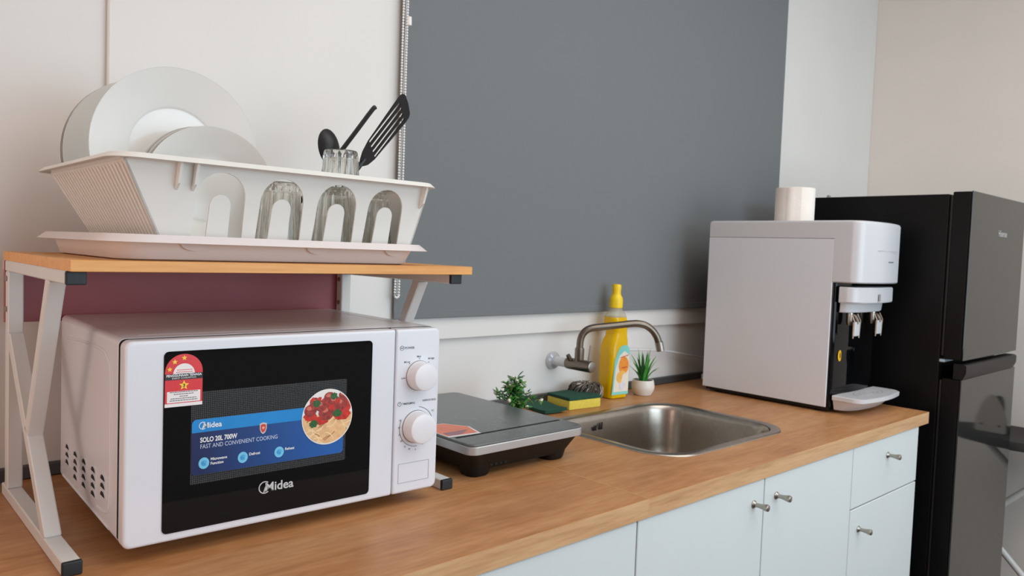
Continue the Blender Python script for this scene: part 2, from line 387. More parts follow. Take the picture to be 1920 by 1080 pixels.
obj('chain_joiner', tube(new(), [(-.0545, .035, .870), (-.0545, .035, .888)], [.0052, .0048], 10), M_bead, t)

# ================================================================== MICROWAVE STAND
t = thing('microwave_stand', 'white metal microwave stand with a light wood top shelf', 'stand', (-.51, -.2, 0))
obj('shelf_board', box(new(), -.793, -.215, -.40, .0, .354, .367, .0006, 1), M_shelf, t)
obj('back_panel', box(new(), -.794, -.230, -.0225, -.010, .262, .3535), M_maroon, t)
for xs in (-.784, -.237):
    fr = obj('side_frame', (lambda b: (bar(b, (xs, -.378, .0085), (xs, .0, .0085), .02, .017), b)[1])(new()), M_wmetal, t)
    for nm, a, b_, wp in (('top_rail', (xs, -.384, .3462), (xs, -.002, .3462), .0155), ('rear_post', (xs, -.034, .017), (xs, -.034, .3385), .020),
                          ('lower_brace', (xs, -.280, .0125), (xs, -.045, .243), .019), ('upper_brace', (xs, -.290, .3405), (xs, -.171, .128), .019)):
        b = new(); bar(b, a, b_, .0192 if 'brace' in nm else .0198, wp); obj(nm, b, M_wmetal, fr)
    for (y, z0, z1) in ((-.378, .0, .0175), (-.384, .338, .3545)):
        obj('end_cap', box(new(), xs-.0108, xs+.0108, y-.004, y+.003, z0+.0003, z1-.0003, .0018, 2), M_cap, fr)
    obj('rear_cap', box(new(), xs-.0105, xs+.0105, -.0005, .003, .0003, .0172, .001, 1), M_cap, fr)
    for z in (.283, .328):
        obj('bolt', lathe(new(), [(.0045, -.0118 if xs < -.5 else -.0118), (.004, -.0098), (.001, -.0098)], 10, (xs, -.034, z), 'x'), M_nickel, fr)

# ================================================================== MICROWAVE
mw = thing('microwave_oven', 'white microwave oven with black glass door and two dials under the stand', 'microwave', (-.734, -.3929, 0), -.0325, world=False)
W, Z0, Z1, D = .4532, .0204, .2718, .3594
def P2(u, v, d): return (u, d, v)
# body shell
L = []
for y, ins in ((.0245, .0006), (.0250, .0001), (.027, 0), (D-.006, 0), (D, .006)):
    L.append([(p[0], y, p[1]) for p in rr(W/2, (Z0+Z1)/2 + .002, W/2-ins+.0012, (Z1-Z0)/2-ins-.0012, .008, 5)])
body = obj('body', loft(new(), L), M_white, mw)
obj('door_gap', loft(new(), [[(p[0], y, p[1]) for p in rr(W/2, (Z0+Z1)/2+.002, W/2+.0006, (Z1-Z0)/2-.0016, .008, 5)] for y in (.0206, .0246)]), M_dark, body)
for x0 in (.03, W-.06):
    for y0 in (.075, D-.08): obj('foot', lathe(new(), [(.011, 0), (.012, .006), (.010, Z0+.003)], 16, (x0+.015, y0, 0)), M_black, mw)
# pressed ribs on the left side and louvres
xs = -.0012
def ridge(path, r): return tube(new(), [(xs+.0012, y, z+Z0) for y, z in path], r, 8)
obj('pressed_rib', ridge(smoothpath([(.31, .222), (.20, .2285), (.11, .230), (.075, .224), (.058, .205), (.056, .13), (.0555, .06), (.064, .032), (.09, .024), (.12, .022)], 4), .0026), M_white, body)
obj('pressed_rib', ridge([(.335, .010), (.06, .0105)], .0026), M_white, body)
hd = None
for y, zz in ((.3011, (.0608, .0491, .0381)), (.2463, (.0622, .0511, .0409, .0292)), (.1925, (.0644, .0538, .0429, .0317)), (.1393, (.0661, .0557, .0449, .034)), (.0881, (.0679, .0575, .0467))):
    for z in zz:
        if hd is None:
            b = new(); prism(b, disc(0, 0, .0125, .0076, 10, 0, PI), lambda u, v, d: (d, -u, v), -.0006, .0004); s0 = obj('vent_slot', b, M_dark, body); hd = s0.data; s = s0
            b = new()
            lp = [[(-.0006-.0030*math.sin(PI*k/6)*(1 if q else 1), .0145*math.cos(PI*k/6)*(1), .0066*math.sin(PI*k/6)+.0012) for k in range(7)] for q in (0,)]
            bm2 = new(); prism(bm2, disc(0, .0, .0138, .0088, 10, 0, PI) + disc(0, .0, .0125, .0076, 10, PI, 0), lambda u, v, d: (d, -u, v), -.0014, .0004); b.free(); h0 = obj('louvre_hood', bm2, M_white, s0); hood = h0.data
        else:
            s = bpy.data.objects.new('vent_slot', hd); C.objects.link(s); s.parent = body
            h = bpy.data.objects.new('louvre_hood', hood); C.objects.link(h); h.parent = s
        s.location = (xs, y, z+Z0-.004)
# top pressing
obj('top_rib', tube(new(), smoothpath([(.03, .30, Z1-.0012), (.035, .075, Z1-.0012), (.06, .055, Z1-.0012), (W-.06, .055, Z1-.0012), (W-.035, .075, Z1-.0012), (W-.03, .30, Z1-.0012)], 5), .0022, 8), M_white, body)
# door and control panel
def front_block(x0, x1, rl, rrad):
    n = 5; o = []
    def ring(ins, y):
        xa, xb, za, zb = x0+ins, x1-ins, Z0+ins, Z1-ins; P = []
        for k, (cx, cz, r) in enumerate(((xb, zb, rrad), (xa, zb, rl), (xa, za, rl), (xb, za, rrad))):
            sx = -1 if cx == xb else 1; sz = -1 if cz == zb else 1
            for i in range(n+1):
                a = PI/2*(k+i/n); P.append((cx+sx*r+r*math.cos(a), y, cz+sz*r+r*math.sin(a)))
        return P
    return loft(new(), [ring(.0008, .0205), ring(0, .0195), ring(0, .0040), ring(.0008, .0016), ring(.0022, .0004), ring(.0042, 0)])
door = obj('door', front_block(0, .3722, .009, .003), M_white, mw)
panel = obj('control_panel', front_block(.3732, W, .003, .009), M_white, mw)
b = new(); prism(b, rrect2(.044, .332, .0110+Z0, .2370+Z0, .006), P2, -.0012, .004)
glass = obj('door_glass', b, M_gloss, door)
# perforated screen behind the window: dotted print
ms = bpy.data.materials.new('perforated screen'); ms.use_nodes = True; nt = ms.node_tree; pb = nt.nodes['Principled BSDF']; pb.inputs['Roughness'].default_value = .12
tc = nt.nodes.new('ShaderNodeTexCoord'); mp = nt.nodes.new('ShaderNodeMapping'); mp.inputs['Scale'].default_value = (420, 1, 420); vo_ = nt.nodes.new('ShaderNodeTexVoronoi'); vo_.inputs['Randomness'].default_value = .0; vo_.inputs['Scale'].default_value = 1
vo_.voronoi_dimensions = '2D'; sx_ = nt.nodes.new('ShaderNodeSeparateXYZ'); cx_ = nt.nodes.new('ShaderNodeCombineXYZ')
cr = nt.nodes.new('ShaderNodeValToRGB'); cr.color_ramp.elements[0].position = .34; cr.color_ramp.elements[0].color = lin((12, 13, 15))+(1,); cr.color_ramp.elements[1].position = .46; cr.color_ramp.elements[1].color = lin((66, 72, 76))+(1,)
K = nt.links.new
K(tc.outputs['Object'], mp.inputs['Vector']); K(mp.outputs['Vector'], sx_.inputs[0]); K(sx_.outputs['X'], cx_.inputs['X']); K(sx_.outputs['Z'], cx_.inputs['Y']); K(cx_.outputs[0], vo_.inputs['Vector']); K(vo_.outputs['Distance'], cr.inputs['Fac']); K(cr.outputs['Color'], pb.inputs['Base Color'])
b = new(); prism(b, rrect2(.0765, .2915, .0675+Z0, .1845+Z0, .002), P2, -.0015, -.0011); obj('screen_mesh', b, ms, glass)

M_ink = mat('grey print', (96, 98, 106), .5, noise=.02); M_wink = mat('white print', (235, 238, 240), .45, noise=.01); M_silver = mat('silver print', (205, 208, 210), .3, .3, noise=.02)
M_blue = mat('sticker navy', (22, 52, 112), .3, noise=.25, nscale=9); M_lblue = mat('sticker light blue', (20, 134, 208), .3, noise=.05, nscale=30); M_pblue = mat('sticker pale blue', (112, 196, 232), .35, noise=.03, nscale=60)
M_red = mat('label red', (214, 44, 50), .35, noise=.03, nscale=60); M_lwhite = mat('label white', (236, 232, 232), .4, noise=.01); M_star = mat('label star yellow', (250, 205, 60), .4, noise=.03, nscale=90); M_lblack = mat('label black', (28, 24, 26), .4, noise=.05)
# blue sticker
def sticker_grad():
    m = mat('sticker blue', (20, 60, 130), .3); nt = m.node_tree; b = nt.nodes['Principled BSDF']
    tc = nt.nodes.new('ShaderNodeTexCoord'); sp_ = nt.nodes.new('ShaderNodeSeparateXYZ'); mr = nt.nodes.new('ShaderNodeMapRange'); mr.inputs[1].default_value = .09; mr.inputs[2].default_value = .27
    r = nt.nodes.new('ShaderNodeValToRGB'); r.color_ramp.elements[0].color = lin((20, 34, 84))+(1,); r.color_ramp.elements[1].color = lin((26, 92, 170))+(1,)
    nt.links.new(tc.outputs['Object'], sp_.inputs[0]); nt.links.new(sp_.outputs['X'], mr.inputs[0]); nt.links.new(mr.outputs[0], r.inputs[0]); nt.links.new(r.outputs[0], b.inputs['Base Color'])
    return m
b = new(); prism(b, rrect2(.0775, .2875, .0790+Z0, .1495+Z0, .005), P2, -.0021, -.0014)
stk = obj('advert_sticker', b, sticker_grad(), glass)
b = new(); prism(b, [(.0775, .1330+Z0), (.2300, .1330+Z0), (.2300, .1495+Z0)] + disc(.0835, .1435+Z0, .006, n=6, a0=PI/2, a1=PI), P2, -.0024, -.0019); obj('light_band', b, M_lblue, stk)
def logo(parent, x, z, size, m, y):
    b = text_bm('Midea', size, x+size*.42, z, y, offset=size*.018)
    prism(b, arc_strip(x+size*.42, z+size*.34, size*.42, size*.50, PI*.30, PI*1.72, 22), P2, y, y+.0001)
    prism(b, [(x+size*.30, z-size*.06), (x+size*.40, z-size*.06), (x+size*.62, z+size*.66), (x+size*.54, z+size*.66)], P2, y, y+.0001)
    return obj('logo', b, m, parent, smooth=False)
logo(stk, .0868, .1380+Z0, .0098, M_wink, -.0026)
logo(glass, .1665, .0420+Z0, .0168, M_silver, -.0014)
b = text_bm('SOLO 20L 700W', .0088, .0878, .1200+Z0, -.0023, offset=.00022, sx=.74); obj('lettering', b, M_wink, stk, smooth=False)
b = text_bm('FAST AND CONVENIENT COOKING', .0078, .0878, .1120+Z0, -.0023, sx=.80); obj('lettering', b, mat('pale print', (190, 205, 230), .4, noise=.01), stk, smooth=False)
for cx, wd in ((.0929, ('Microwave', 'Function')), (.1426, ('Defrost',)), (.1921, ('Reheat',))):
    b = new(); prism(b, disc(cx, .0932+Z0, .0066, .0073, 24), P2, -.0025, -.002); ic = obj('icon', b, M_pblue, stk)
    b = new()
    for k in range(3): prism(b, arc_strip(cx, .0932+Z0, .0034-.0012*k, .0028-.0012*k, 0.3+k, 2*PI-.6+k, 14), P2, -.0027, -.0024)
    obj('icon_print', b, M_lblue, ic, smooth=False)
    for k, s_ in enumerate(wd):
        b = text_bm(s_, .0050, cx+.0082, (.0945 if len(wd) == 1 else .0955)+Z0-.0056*k, -.0023, offset=.0001, sx=.95); obj('lettering', b, M_wink, stk, smooth=False)
shp = [(-.0048, .0062), (0, .0078), (.0048, .0062), (.0048, -.001), (.003, -.0056), (0, -.0080), (-.003, -.0056), (-.0048, -.001)]
b = new(); prism(b, [(.1692+u, .1285+Z0+v) for u, v in shp], P2, -.0027, -.0024); sh = obj('shield_badge', b, mat('badge silver', (206, 200, 200), .3, .3, noise=.03), stk)
b = new(); prism(b, [(.1692+u*.72, .1285+Z0+v*.72) for u, v in shp], P2, -.0029, -.0026); prism(b, disc(.1692, .1290+Z0, .0018), P2, -.0031, -.0028, 1)
obj('shield_print', b, [mat('badge red', (206, 64, 52), .35, noise=.05), mat('badge peach', (232, 168, 140), .4, noise=.02)], sh)
# round food picture
fx, fz, fr_ = .2620, .1333+Z0, .0385
M_f = [mat('plate print', (232, 230, 226), .3, noise=.02), mat('pasta print', (226, 184, 134), .3, noise=.12, nscale=160), mat('pasta strand light', (243, 214, 170), .3, noise=.05, nscale=120), mat('pasta strand dark', (176, 122, 76), .3, noise=.08, nscale=120),
       mat('meatball print', (150, 52, 44), .3, noise=.45, nscale=240), mat('sauce print', (196, 46, 34), .3, noise=.3, nscale=200), mat('herb print', (46, 92, 44), .3, noise=.4, nscale=300), mat('meat highlight', (204, 110, 92), .3, noise=.2, nscale=300)]
b = new(); prism(b, disc(fx, fz, fr_, .0392, 48), P2, -.0029, -.0021, 0)
def clip(u, v, k=.97):
    d = math.hypot(u-fx, v-fz); r = fr_*k
    return (u, v) if d < r else (fx+(u-fx)*r/d, fz+(v-fz)*r/d)
lay = [-.0030]
def blob(cx, cz, rx, rz, mi, rot=0, jag=0, n=18):
    lay[0] -= .000004
    pl = disc(fx+cx, fz+cz, rx, rz, n, rot=rot)
    if jag: pl = [(fx+cx+(u-fx-cx)*(1+random.uniform(-jag, jag)), fz+cz+(v-fz-cz)*(1+random.uniform(-jag, jag))) for u, v in pl]
    prism(b, [clip(u, v) for u, v in pl], P2, lay[0], lay[0]+.00001, mi)
def bottom_seg(z0):
    a = math.asin(z0/fr_); return disc(fx, fz, fr_*.97, n=30, a0=PI-a, a1=2*PI+a)
prism(b, bottom_seg(.004), P2, -.00302, -.003, 1)
for k in range(34):
    x0 = random.uniform(-.034, .028); z0 = random.uniform(-.036, -.002); ln = random.uniform(.008, .02); a = random.uniform(-.7, .7); cv = random.uniform(-.9, .9); lay[0] -= .000004
    up, lo = [], []
    for i in range(9):
        s_ = i/8*ln; aa = a+cv*i/8; x = x0+s_*math.cos(aa); z = z0+s_*math.sin(aa)
        up.append(clip(fx+x-.0007*math.sin(aa), fz+z+.0007*math.cos(aa), .96)); lo.append(clip(fx+x+.0007*math.sin(aa), fz+z-.0007*math.cos(aa), .965))
    prism(b, up+lo[::-1], P2, lay[0], lay[0]+.00001, 3 if k % 3 == 0 else 2)
for cx, cz, rx, rz in ((-.010, -.004, .013, .006), (.022, .001, .013, .008), (.028, .013, .008, .010), (-.026, .003, .010, .006), (.004, .016, .02, .012)): blob(cx, cz, rx, rz, 5, jag=.14)
for cx, cz, r in ((-.026, .011, .0092), (-.020, .022, .0075), (.002, .027, .0085), (-.002, .006, .0120), (.020, .016, .0105), (.024, .028, .0075), (-.010, .016, .0085), (.010, .021, .0085)):
    blob(cx, cz, r, r*.93, 4, jag=.05); blob(cx-r*.2, cz+r*.35, r*.42, r*.3, 7, jag=.2)
for cx, cz, r in ((.006, .013, .005), (.015, .021, .0045), (-.024, .026, .004), (-.013, .026, .004), (.028, .007, .005)): blob(cx, cz, r, r*.7, 5, rot=random.random(), jag=.25)
for cx, cz, r in ((-.017, .020, .0058), (.009, .0285, .0058), (.0145, .0035, .0068), (-.0215, -.008, .0062)):
    blob(cx, cz, r, r*.85, 6, jag=.22); blob(cx+.001, cz+.001, r*.45, r*.4, 6, jag=.3)
obj('food_picture', b, M_f, stk, smooth=False)
# energy label
b = new(); ex0, ex1, eb = .0449, .0897, .1685+Z0; ec = (ex0+ex1)/2; er = (ex1-ex0)/2
prism(b, [(ex0, eb), (ex1, eb)] + disc(ec, .2110+Z0, er, n=20, a0=0, a1=PI), P2, -.0018, -.0012)
el = obj('energy_label', b, M_red, glass)
b = new()
prism(b, [(ex0, eb), (ex1, eb), (ex1, eb+.0042), (ex0, eb+.0042)], P2, -.0020, -.0017)
obj('white_field', b, M_lwhite, el); b = new(); prism(b, disc(ec, .2088+Z0, .0128, n=20, a0=0, a1=PI), P2, -.0020, -.0017); obj('white_dome', b, M_lwhite, el); b = new()
prism(b, [(ex0+.0026, eb+.0052), (ex1-.0026, eb+.0052), (ex1-.0026, eb+.0190), (ex0+.0026, eb+.0190)], P2, -.0020, -.0017)
obj('white_field', b, M_lwhite, el)
b = new(); prism(b, [(ex0, .2018+Z0), (ex1, .2018+Z0), (ex1, .2092+Z0), (ex0, .2092+Z0)], P2, -.0021, -.0018); obj('black_band', b, M_lblack, el)
def star(cx, cz, r): return [(cx + (r if i % 2 == 0 else r*.45)*math.sin(PI*i/5), cz + (r if i % 2 == 0 else r*.45)*math.cos(PI*i/5)) for i in range(10)]
for cx, cz, r in ((ec-.0170, .2150+Z0, .0032), (ec-.0112, .2240+Z0, .0034), (ec+.0, .2285+Z0, .0034), (ec, .1945+Z0, .0062)):
    b = new(); prism(b, star(cx, cz, r), P2, -.0022, -.0018); st_ = obj('star', b, M_star, el, smooth=False)
obj('lettering', text_bm('3', .0056, ec, .1925+Z0, -.0023, 'CENTER', .0002), M_lblack, st_, smooth=False)
obj('lettering', text_bm('PENGGUNAAN TENAGA', .0041, ec, .2058+Z0, -.0023, 'CENTER', .0001, sx=.92), M_wink, el, smooth=False)
obj('lettering', text_bm('ENERGY CONSUMPTION', .0027, ec, .2029+Z0, -.0023, 'CENTER', sx=.95), M_wink, el, smooth=False)
b = new()
for k, (hw, z) in enumerate(((.0165, .1862), (.0120, .1836), (.0050, .1808), (.0155, .1782), (.0165, .1758))):
    u = ec-hw
    while u < ec+hw:
        l_ = random.uniform(.0012, .0032); prism(b, [(u, z+Z0), (min(u+l_, ec+hw), z+Z0), (min(u+l_, ec+hw), z+Z0+.0009), (u, z+Z0+.0009)], P2, -.0022, -.0019); u += l_+.0006
for k, (hw, z) in enumerate(((.0085, .2135), (.0095, .2108))):
    u = ec-hw
    while u < ec+hw:
        l_ = random.uniform(.0010, .0022); prism(b, [(u, z+Z0), (u+l_, z+Z0), (u+l_, z+Z0+.0008), (u, z+Z0+.0008)], P2, -.0022, -.0019, 1); u += l_+.0005
obj('small_print', b, [M_ink, M_red], el, smooth=False)
# dials and printing on the control panel
def dial(cx, cz, r, parent):
    k = obj('dial', lathe(new(), [(r*1.02, 0), (r*1.02, -.002), (r*.98, -.003), (r*.955, -.0185), (r*.92, -.0205), (r*.84, -.0215), (r*.5, -.0222), (0, -.0224)], 40, (cx, 0, cz), 'y'), M_whitep, parent)
    obj('dial_seat', lathe(new(), [(r*1.05, -.0004), (r*1.05, .0004)], 40, (cx, 0, cz), 'y'), M_ink, k)
    return k
k1z, k2z = .1790+Z0, .1005+Z0
dial(.4150, k1z, .0220, panel); dial(.4130, k2z, .0242, panel)
def pl(s_, size, x, z, align='CENTER'): obj('lettering', text_bm(s_, size, x, z+Z0, -.0004, align, .00004), M_ink, panel, smooth=False)
pl('POWER', .0050, .3880, .2210, 'LEFT'); pl('TIMER(MIN)', .0044, .3860, .1362, 'LEFT'); pl('DEFROST(KG)', .0040, .4480, .1382, 'RIGHT')
pl('Med', .0042, .4140, .2072); pl('M.High', .0040, .4310, .2030, 'LEFT'); pl('High', .0036, .4420, .1800, 'LEFT'); pl('M.Low', .0040, .3985, .2000, 'RIGHT'); pl('Low', .0040, .3905, .1760, 'RIGHT')
for s_, x, z in (('35', .3835, .1120), ('30', .3820, .1010), ('25', .3830, .0900), ('20', .3865, .0800), ('15', .3930, .0705), ('10', .4010, .0660), ('5', .4125, .0640), ('0', .4250, .0710), ('0.2', .4425, .1210), ('0.5', .4440, .0840)): pl(s_, .0036, x, z)
b = new()
prism(b, arc_strip(.4130, k2z, .0300, .0307, PI*.86, PI*1.52, 26), P2, -.0004, .0001); prism(b, arc_strip(.4130, k2z, .0300, .0307, PI*.10, PI*.46, 16), P2, -.0004, .0001)
for a in (2.3, 1.57, .85): prism(b, disc(.4150+.0262*math.cos(a), k1z+.0262*math.sin(a), .0008, n=8), P2, -.0004, .0001)
prism(b, arc_strip(.3832, .2228+Z0, .0030, .0036, 0, 2*PI, 22), P2, -.0004, .0001); prism(b, arc_strip(.3815, .1378+Z0, .0028, .0034, 0, 2*PI, 22), P2, -.0004, .0001)
prism(b, [(.3812, .1376+Z0), (.3818, .1376+Z0), (.3818, .1400+Z0), (.3812, .1400+Z0)], P2, -.0004, .0001)
for i in range(4): prism(b, [(.3812+.001*i, .2222+Z0), (.3818+.001*i, .2222+Z0), (.3818+.001*i, .2234+Z0), (.3812+.001*i, .2234+Z0)], P2, -.0004, .0001)
obj('dial_marks', b, M_ink, panel, smooth=False)
b = new(); ra, rb, rc, rd = .3825, .4380, .0160+Z0, .0460+Z0
for q in ([(ra, rc), (rb, rc), (rb, rc+.0005), (ra, rc+.0005)], [(ra, rd-.0005), (rb, rd-.0005), (rb, rd), (ra, rd)], [(ra, rc), (ra+.0005, rc), (ra+.0005, rd), (ra, rd)], [(rb-.0005, rc), (rb, rc), (rb, rd), (rb-.0005, rd)]): prism(b, q, P2, -.0004, .0001)
obj('button_outline', b, mat('pale grey print', (150, 152, 164), .5, noise=.02), panel, smooth=False)

# ================================================================== DISH TRAY AND BASKET
t = thing('drip_tray', 'frosted plastic drip tray on the wooden shelf under the basket', 'tray', (-.52, -.21, .367))
tcx, tcy = -.520, -.199
L = []
for hx, hy, r, z in ((.206, .160, .035, .3672), (.2125, .167, .038, .3688), (.2185, .183, .04, .3945), (.222, .188, .045, .3985), (.228, .194, .05, .3990), (.2390, .2030, .054, .3895), (.2375, .2015, .054, .3890), (.227, .191, .049, .3970), (.2215, .186, .044, .3966), (.2165, .181, .039, .3925), (.2105, .165, .037, .3700), (.204, .158, .034, .3690)):
    L.append(rr(tcx, tcy, hx, hy, r, 8, z))
obj('tray_shell', loft(new(), L), M_tray, t)
for x in (-.650, -.480, -.352):
    b = new(); prism(b, disc(0, 0, .019, .012, 14, PI, 2*PI), lambda u, v, d: (x+u, tcy-.1835+d-v*.56, .3925+v), -.0020, .001); obj('grip_bump', b, M_tray, t)

t = thing('dish_basket', 'white plastic dish basket with arched openings standing in the drip tray', 'dish rack', (-.515, -.205, .3705))
ZT, ZB = .488, .3715
def xl(z): return -.674 + (-.735+.674)*(z-ZB)/(ZT-ZB)
def xr(z): return -.313 + (-.292+.313)*(z-ZB)/(ZT-ZB)
def yf(z): return -.352 + (-.382+.352)*(z-ZB)/(ZT-ZB)
def yb(z): return -.055 + (-.012+.055)*(z-ZB)/(ZT-ZB)
TH = .0028
def FR(u, v, d): return (u, yf(v)+d, v)
def BK(u, v, d): return (u, yb(v)-d, v)
def wallmesh(fn, arches):
    b = new(); u0 = None
    zlo = ZB
    edges = [None]
    cols = []
    xs_ = [(-.724, -.678)]
    prev_top, prev_bot = xl(ZT), xl(ZB); mid = []
    for (c, w_, zt_) in arches:
        r = w_/2; zc = zt_-r; aL, aR = c-r, c+r
        prism(b, [(prev_bot, ZB), (aL-.002, ZB), (aL, zc), (aL, ZT), (prev_top, ZT)] + mid, fn, 0, TH)
        A = disc(c, zc, r, n=16, a0=PI, a1=0)
        for i in range(16):
            p, q = A[i], A[i+1]; prism(b, [p, q, (q[0], ZT), (p[0], ZT)], fn, 0, TH)
        prism(b, [(c-.0150, ZB), (c+.0150, ZB), (c+.0135, zc-.018)] + disc(c, zc-.010, .0135, .014, 12, 0, PI) + [(c-.0135, zc-.018)], fn, 0, TH)
        prism(b, [(aL-.002, ZB), (aR+.002, ZB), (aR+.002, ZB+.006), (aL-.002, ZB+.006)], fn, .0003, TH-.0003)
        prev_top, prev_bot = aR, aR+.002; mid = [(aR, zc)]
    prism(b, [(prev_bot, ZB), (xr(ZB), ZB), (xr(ZT), ZT), (prev_top, ZT), (prev_top, arches[-1][2]-arches[-1][1]/2)], fn, 0, TH)
    bmesh.ops.remove_doubles(b, verts=b.verts, dist=1e-5); b.verts.index_update(); seen = {}
    for f in b.faces: seen.setdefault(frozenset(v.index for v in f.verts), []).append(f)
    bmesh.ops.delete(b, geom=[f for q in seen.values() if len(q) > 1 for f in q], context='FACES_ONLY')
    return b
AR = [(-.6150, .064, .4815), (-.5310, .062, .4805), (-.4475, .062, .4800), (-.3660, .060, .4795)]
obj('front_wall', wallmesh(FR, AR), M_basket, t, smooth=False)
obj('back_wall', wallmesh(BK, AR), M_basket, t, smooth=False)
for nm, xf, sg in (('left_wall', xl, 1), ('right_wall', xr, -1)):
    def SD(u, v, d): return (xf(v)+sg*d, u, v)
    b = new()
    prism(b, [(yf(ZT), ZT), (yb(ZT), ZT), (yb(ZT-.006), ZT-.006), (yf(ZT-.006), ZT-.006)], SD, 0, TH)
    prism(b, [(yf(ZB+.008), ZB+.008), (yb(ZB+.008), ZB+.008), (yb(ZB), ZB), (yf(ZB), ZB)], SD, 0, TH)
    for s_, fnc in ((1, yf), (-1, yb)): prism(b, [(fnc(ZB+.008), ZB+.008), (fnc(ZB+.008)+s_*.006, ZB+.008), (fnc(ZT-.006)+s_*.008, ZT-.006), (fnc(ZT-.006), ZT-.006)], SD, 0, TH)
    prism(b, [(yf(ZB+.004), ZB+.004), (yb(ZB+.004), ZB+.004), (yb(ZT-.004), ZT-.004), (yf(ZT-.004), ZT-.004)], SD, .0010, TH-.0006)
    sw = obj(nm, b, M_basket, t, angle=25)
    n_r = 24
    for i in range(n_r):
        f0, f1 = (i+.22)/n_r, (i+.78)/n_r
        def yy(f, z, e0, e1): a = yf(z)+e0; c = yb(z)-e0; return a+(c-a)*f
        zl_, zu = ZB+.004, ZT-.004
        b = new(); prism(b, [(yy(f0, zl_, .006, 0), zl_), (yy(f1, zl_, .006, 0), zl_), (yy(f1, zu, .008, 0), zu), (yy(f0, zu, .008, 0), zu)], SD, -.0012, .0014)
        obj('rib', b, M_basket, sw)
obj('floor_plate', box(new(), xl(ZB), xr(ZB), yf(ZB), yb(ZB), ZB-.0008, ZB+.002), M_basket, t)
cx_b, cy_b = -.5162, -.197
L = [rr(cx_b, cy_b, hx, hy, r, 8, z) for hx, hy, r, z in ((.2165, .1830, .012, ZT-.001), (.2165, .1830, .012, ZT+.0052), (.221, .189, .022, ZT+.0068), (.2305, .1985, .03, ZT+.0066), (.2372, .2050, .034, ZT+.0002), (.2357, .2035, .034, ZT-.0004), (.2290, .1970, .029, ZT+.0034), (.2210, .188, .018, ZT+.0028), (.2195, .1860, .014, ZT-.001))]
obj('rim', loft(new(), L + [L[0]], False, False), M_basket, t)
for x in (-.672, -.652, -.305):
    b = new(); prism(b, [(0, 0), (0, -.034), (-.010, -.026), (-.013, 0)], lambda u, v, d: (x+d, yf(ZT+v)+u, ZT+.001+v), -.0016, .0016); obj('rim_bracket', b, M_basket, t)
# slot dividers on the floor that hold the plates
for y in (-.222, -.196, -.086, -.0625, -.0455):
    b = new(); box(b, -.660, -.580, y-.0015, y+.0015, ZB+.002, ZB+.045); obj('plate_divider', b, M_basket, t)
for x in (-.640, -.605): obj('plate_rail', box(new(), x-.004, x+.004, -.285, -.045, ZB+.002, .3805), M_basket, t)
for x in (-.650, -.589): obj('plate_rail', box(new(), x-.004, x+.004, -.222, -.045, ZB+.002, .4070), M_basket, t)

# ================================================================== PLATES
def plate(name, label, r, loc, yawp, tilt, prof, m, group):
    o = obj(name, lathe(new(), prof, 64, (0, 0, 0), 'y'), m, None, angle=50)
    tag(o, label, 'plate', group)
    # local -y is the eating face; rim radius r; origin at centre
    o.location = (loc[0], loc[1], loc[2]+H); o.rotation_euler = (tilt, 0, yawp)
    return o
def prof_big(r): return [(0, .0), (r*.52, .0), (r*.535, -.0016), (r*.56, -.0032), (r*.75, -.0115), (r*.99, -.0205), (r, -.0212), (r*1.0, -.0190), (r*.76, -.0075), (r*.58, .003), (r*.52, .006), (r*.50, .006), (r*.48, .0035), (0, .0035)]
zbot = ZB+.0022
for k, (x, y, lb) in enumerate(((-.6195, -.207, 'large ivory dinner plate with a bright reflection, frontmost of the large ones'), (-.6205, -.072, 'large ivory dinner plate, middle of the three large ones'), (-.6205, -.0535, 'large ivory dinner plate nearest the wall in the basket'))):
    plate('dinner_plate', lb, .116, (x, y, .4035+.116), .02, 0, prof_big(.116), M_ceram, 'large plates in the dish basket')
def prof_small(r): return [(0, .004), (r*.50, .004), (r*.62, .001), (r*.85, -.011), (r*.985, -.018), (r, -.0185), (r*1.0, -.0165), (r*.86, -.008), (r*.64, .0045), (r*.5, .0075), (0, .0075)]
for k, (x, y, lb) in enumerate(((-.590, -.262, 'small ivory dish leaning in the basket, frontmost of the small ones'), (-.593, -.2535, 'small ivory dish, middle one of the three small dishes'), (-.596, -.245, 'small ivory dish, rearmost of the three small dishes'))):
    plate('small_dish', lb, .086, (x, y, .3808+.086), -.16, 0, prof_small(.086), M_ceramb, 'small dishes in the basket')

# ================================================================== TUMBLERS
def tumbler_bm():
    hgt, rb, rt = .107, .027, .035                      # stands upside down: wide mouth below
    mod = lambda a, h: 1.0 if (h < .016 or h > .102) else 1 - .065*abs(math.sin(7*a))**.7
    outer = [(rt-.0012, 0), (rt, .001), (rt, .014), (rt-.001, .017), (rb+.002, .097), (rb+.0008, .104), (rb-.001, hgt)]
    b = new()
    lo = []
    seg = 84
    def ring(r, h, md): return [((r*(mod(2*PI*i/seg, h) if md else 1))*math.cos(2*PI*i/seg), (r*(mod(2*PI*i/seg, h) if md else 1))*math.sin(2*PI*i/seg), h) for i in range(seg)]
    prof = [(.001, .094, 0), (rb-.004, .094, 0), (rb-.0028, .091, 0), (rt-.0042, .020, 0), (rt-.0028, .002, 0)] + [(r, h, 1) for r, h in outer] + [(rb-.004, hgt, 0), (rb-.006, hgt-.0025, 0), (.001, hgt-.0025, 0)]
    return loft(b, [ring(*q) for q in prof])
tm = None
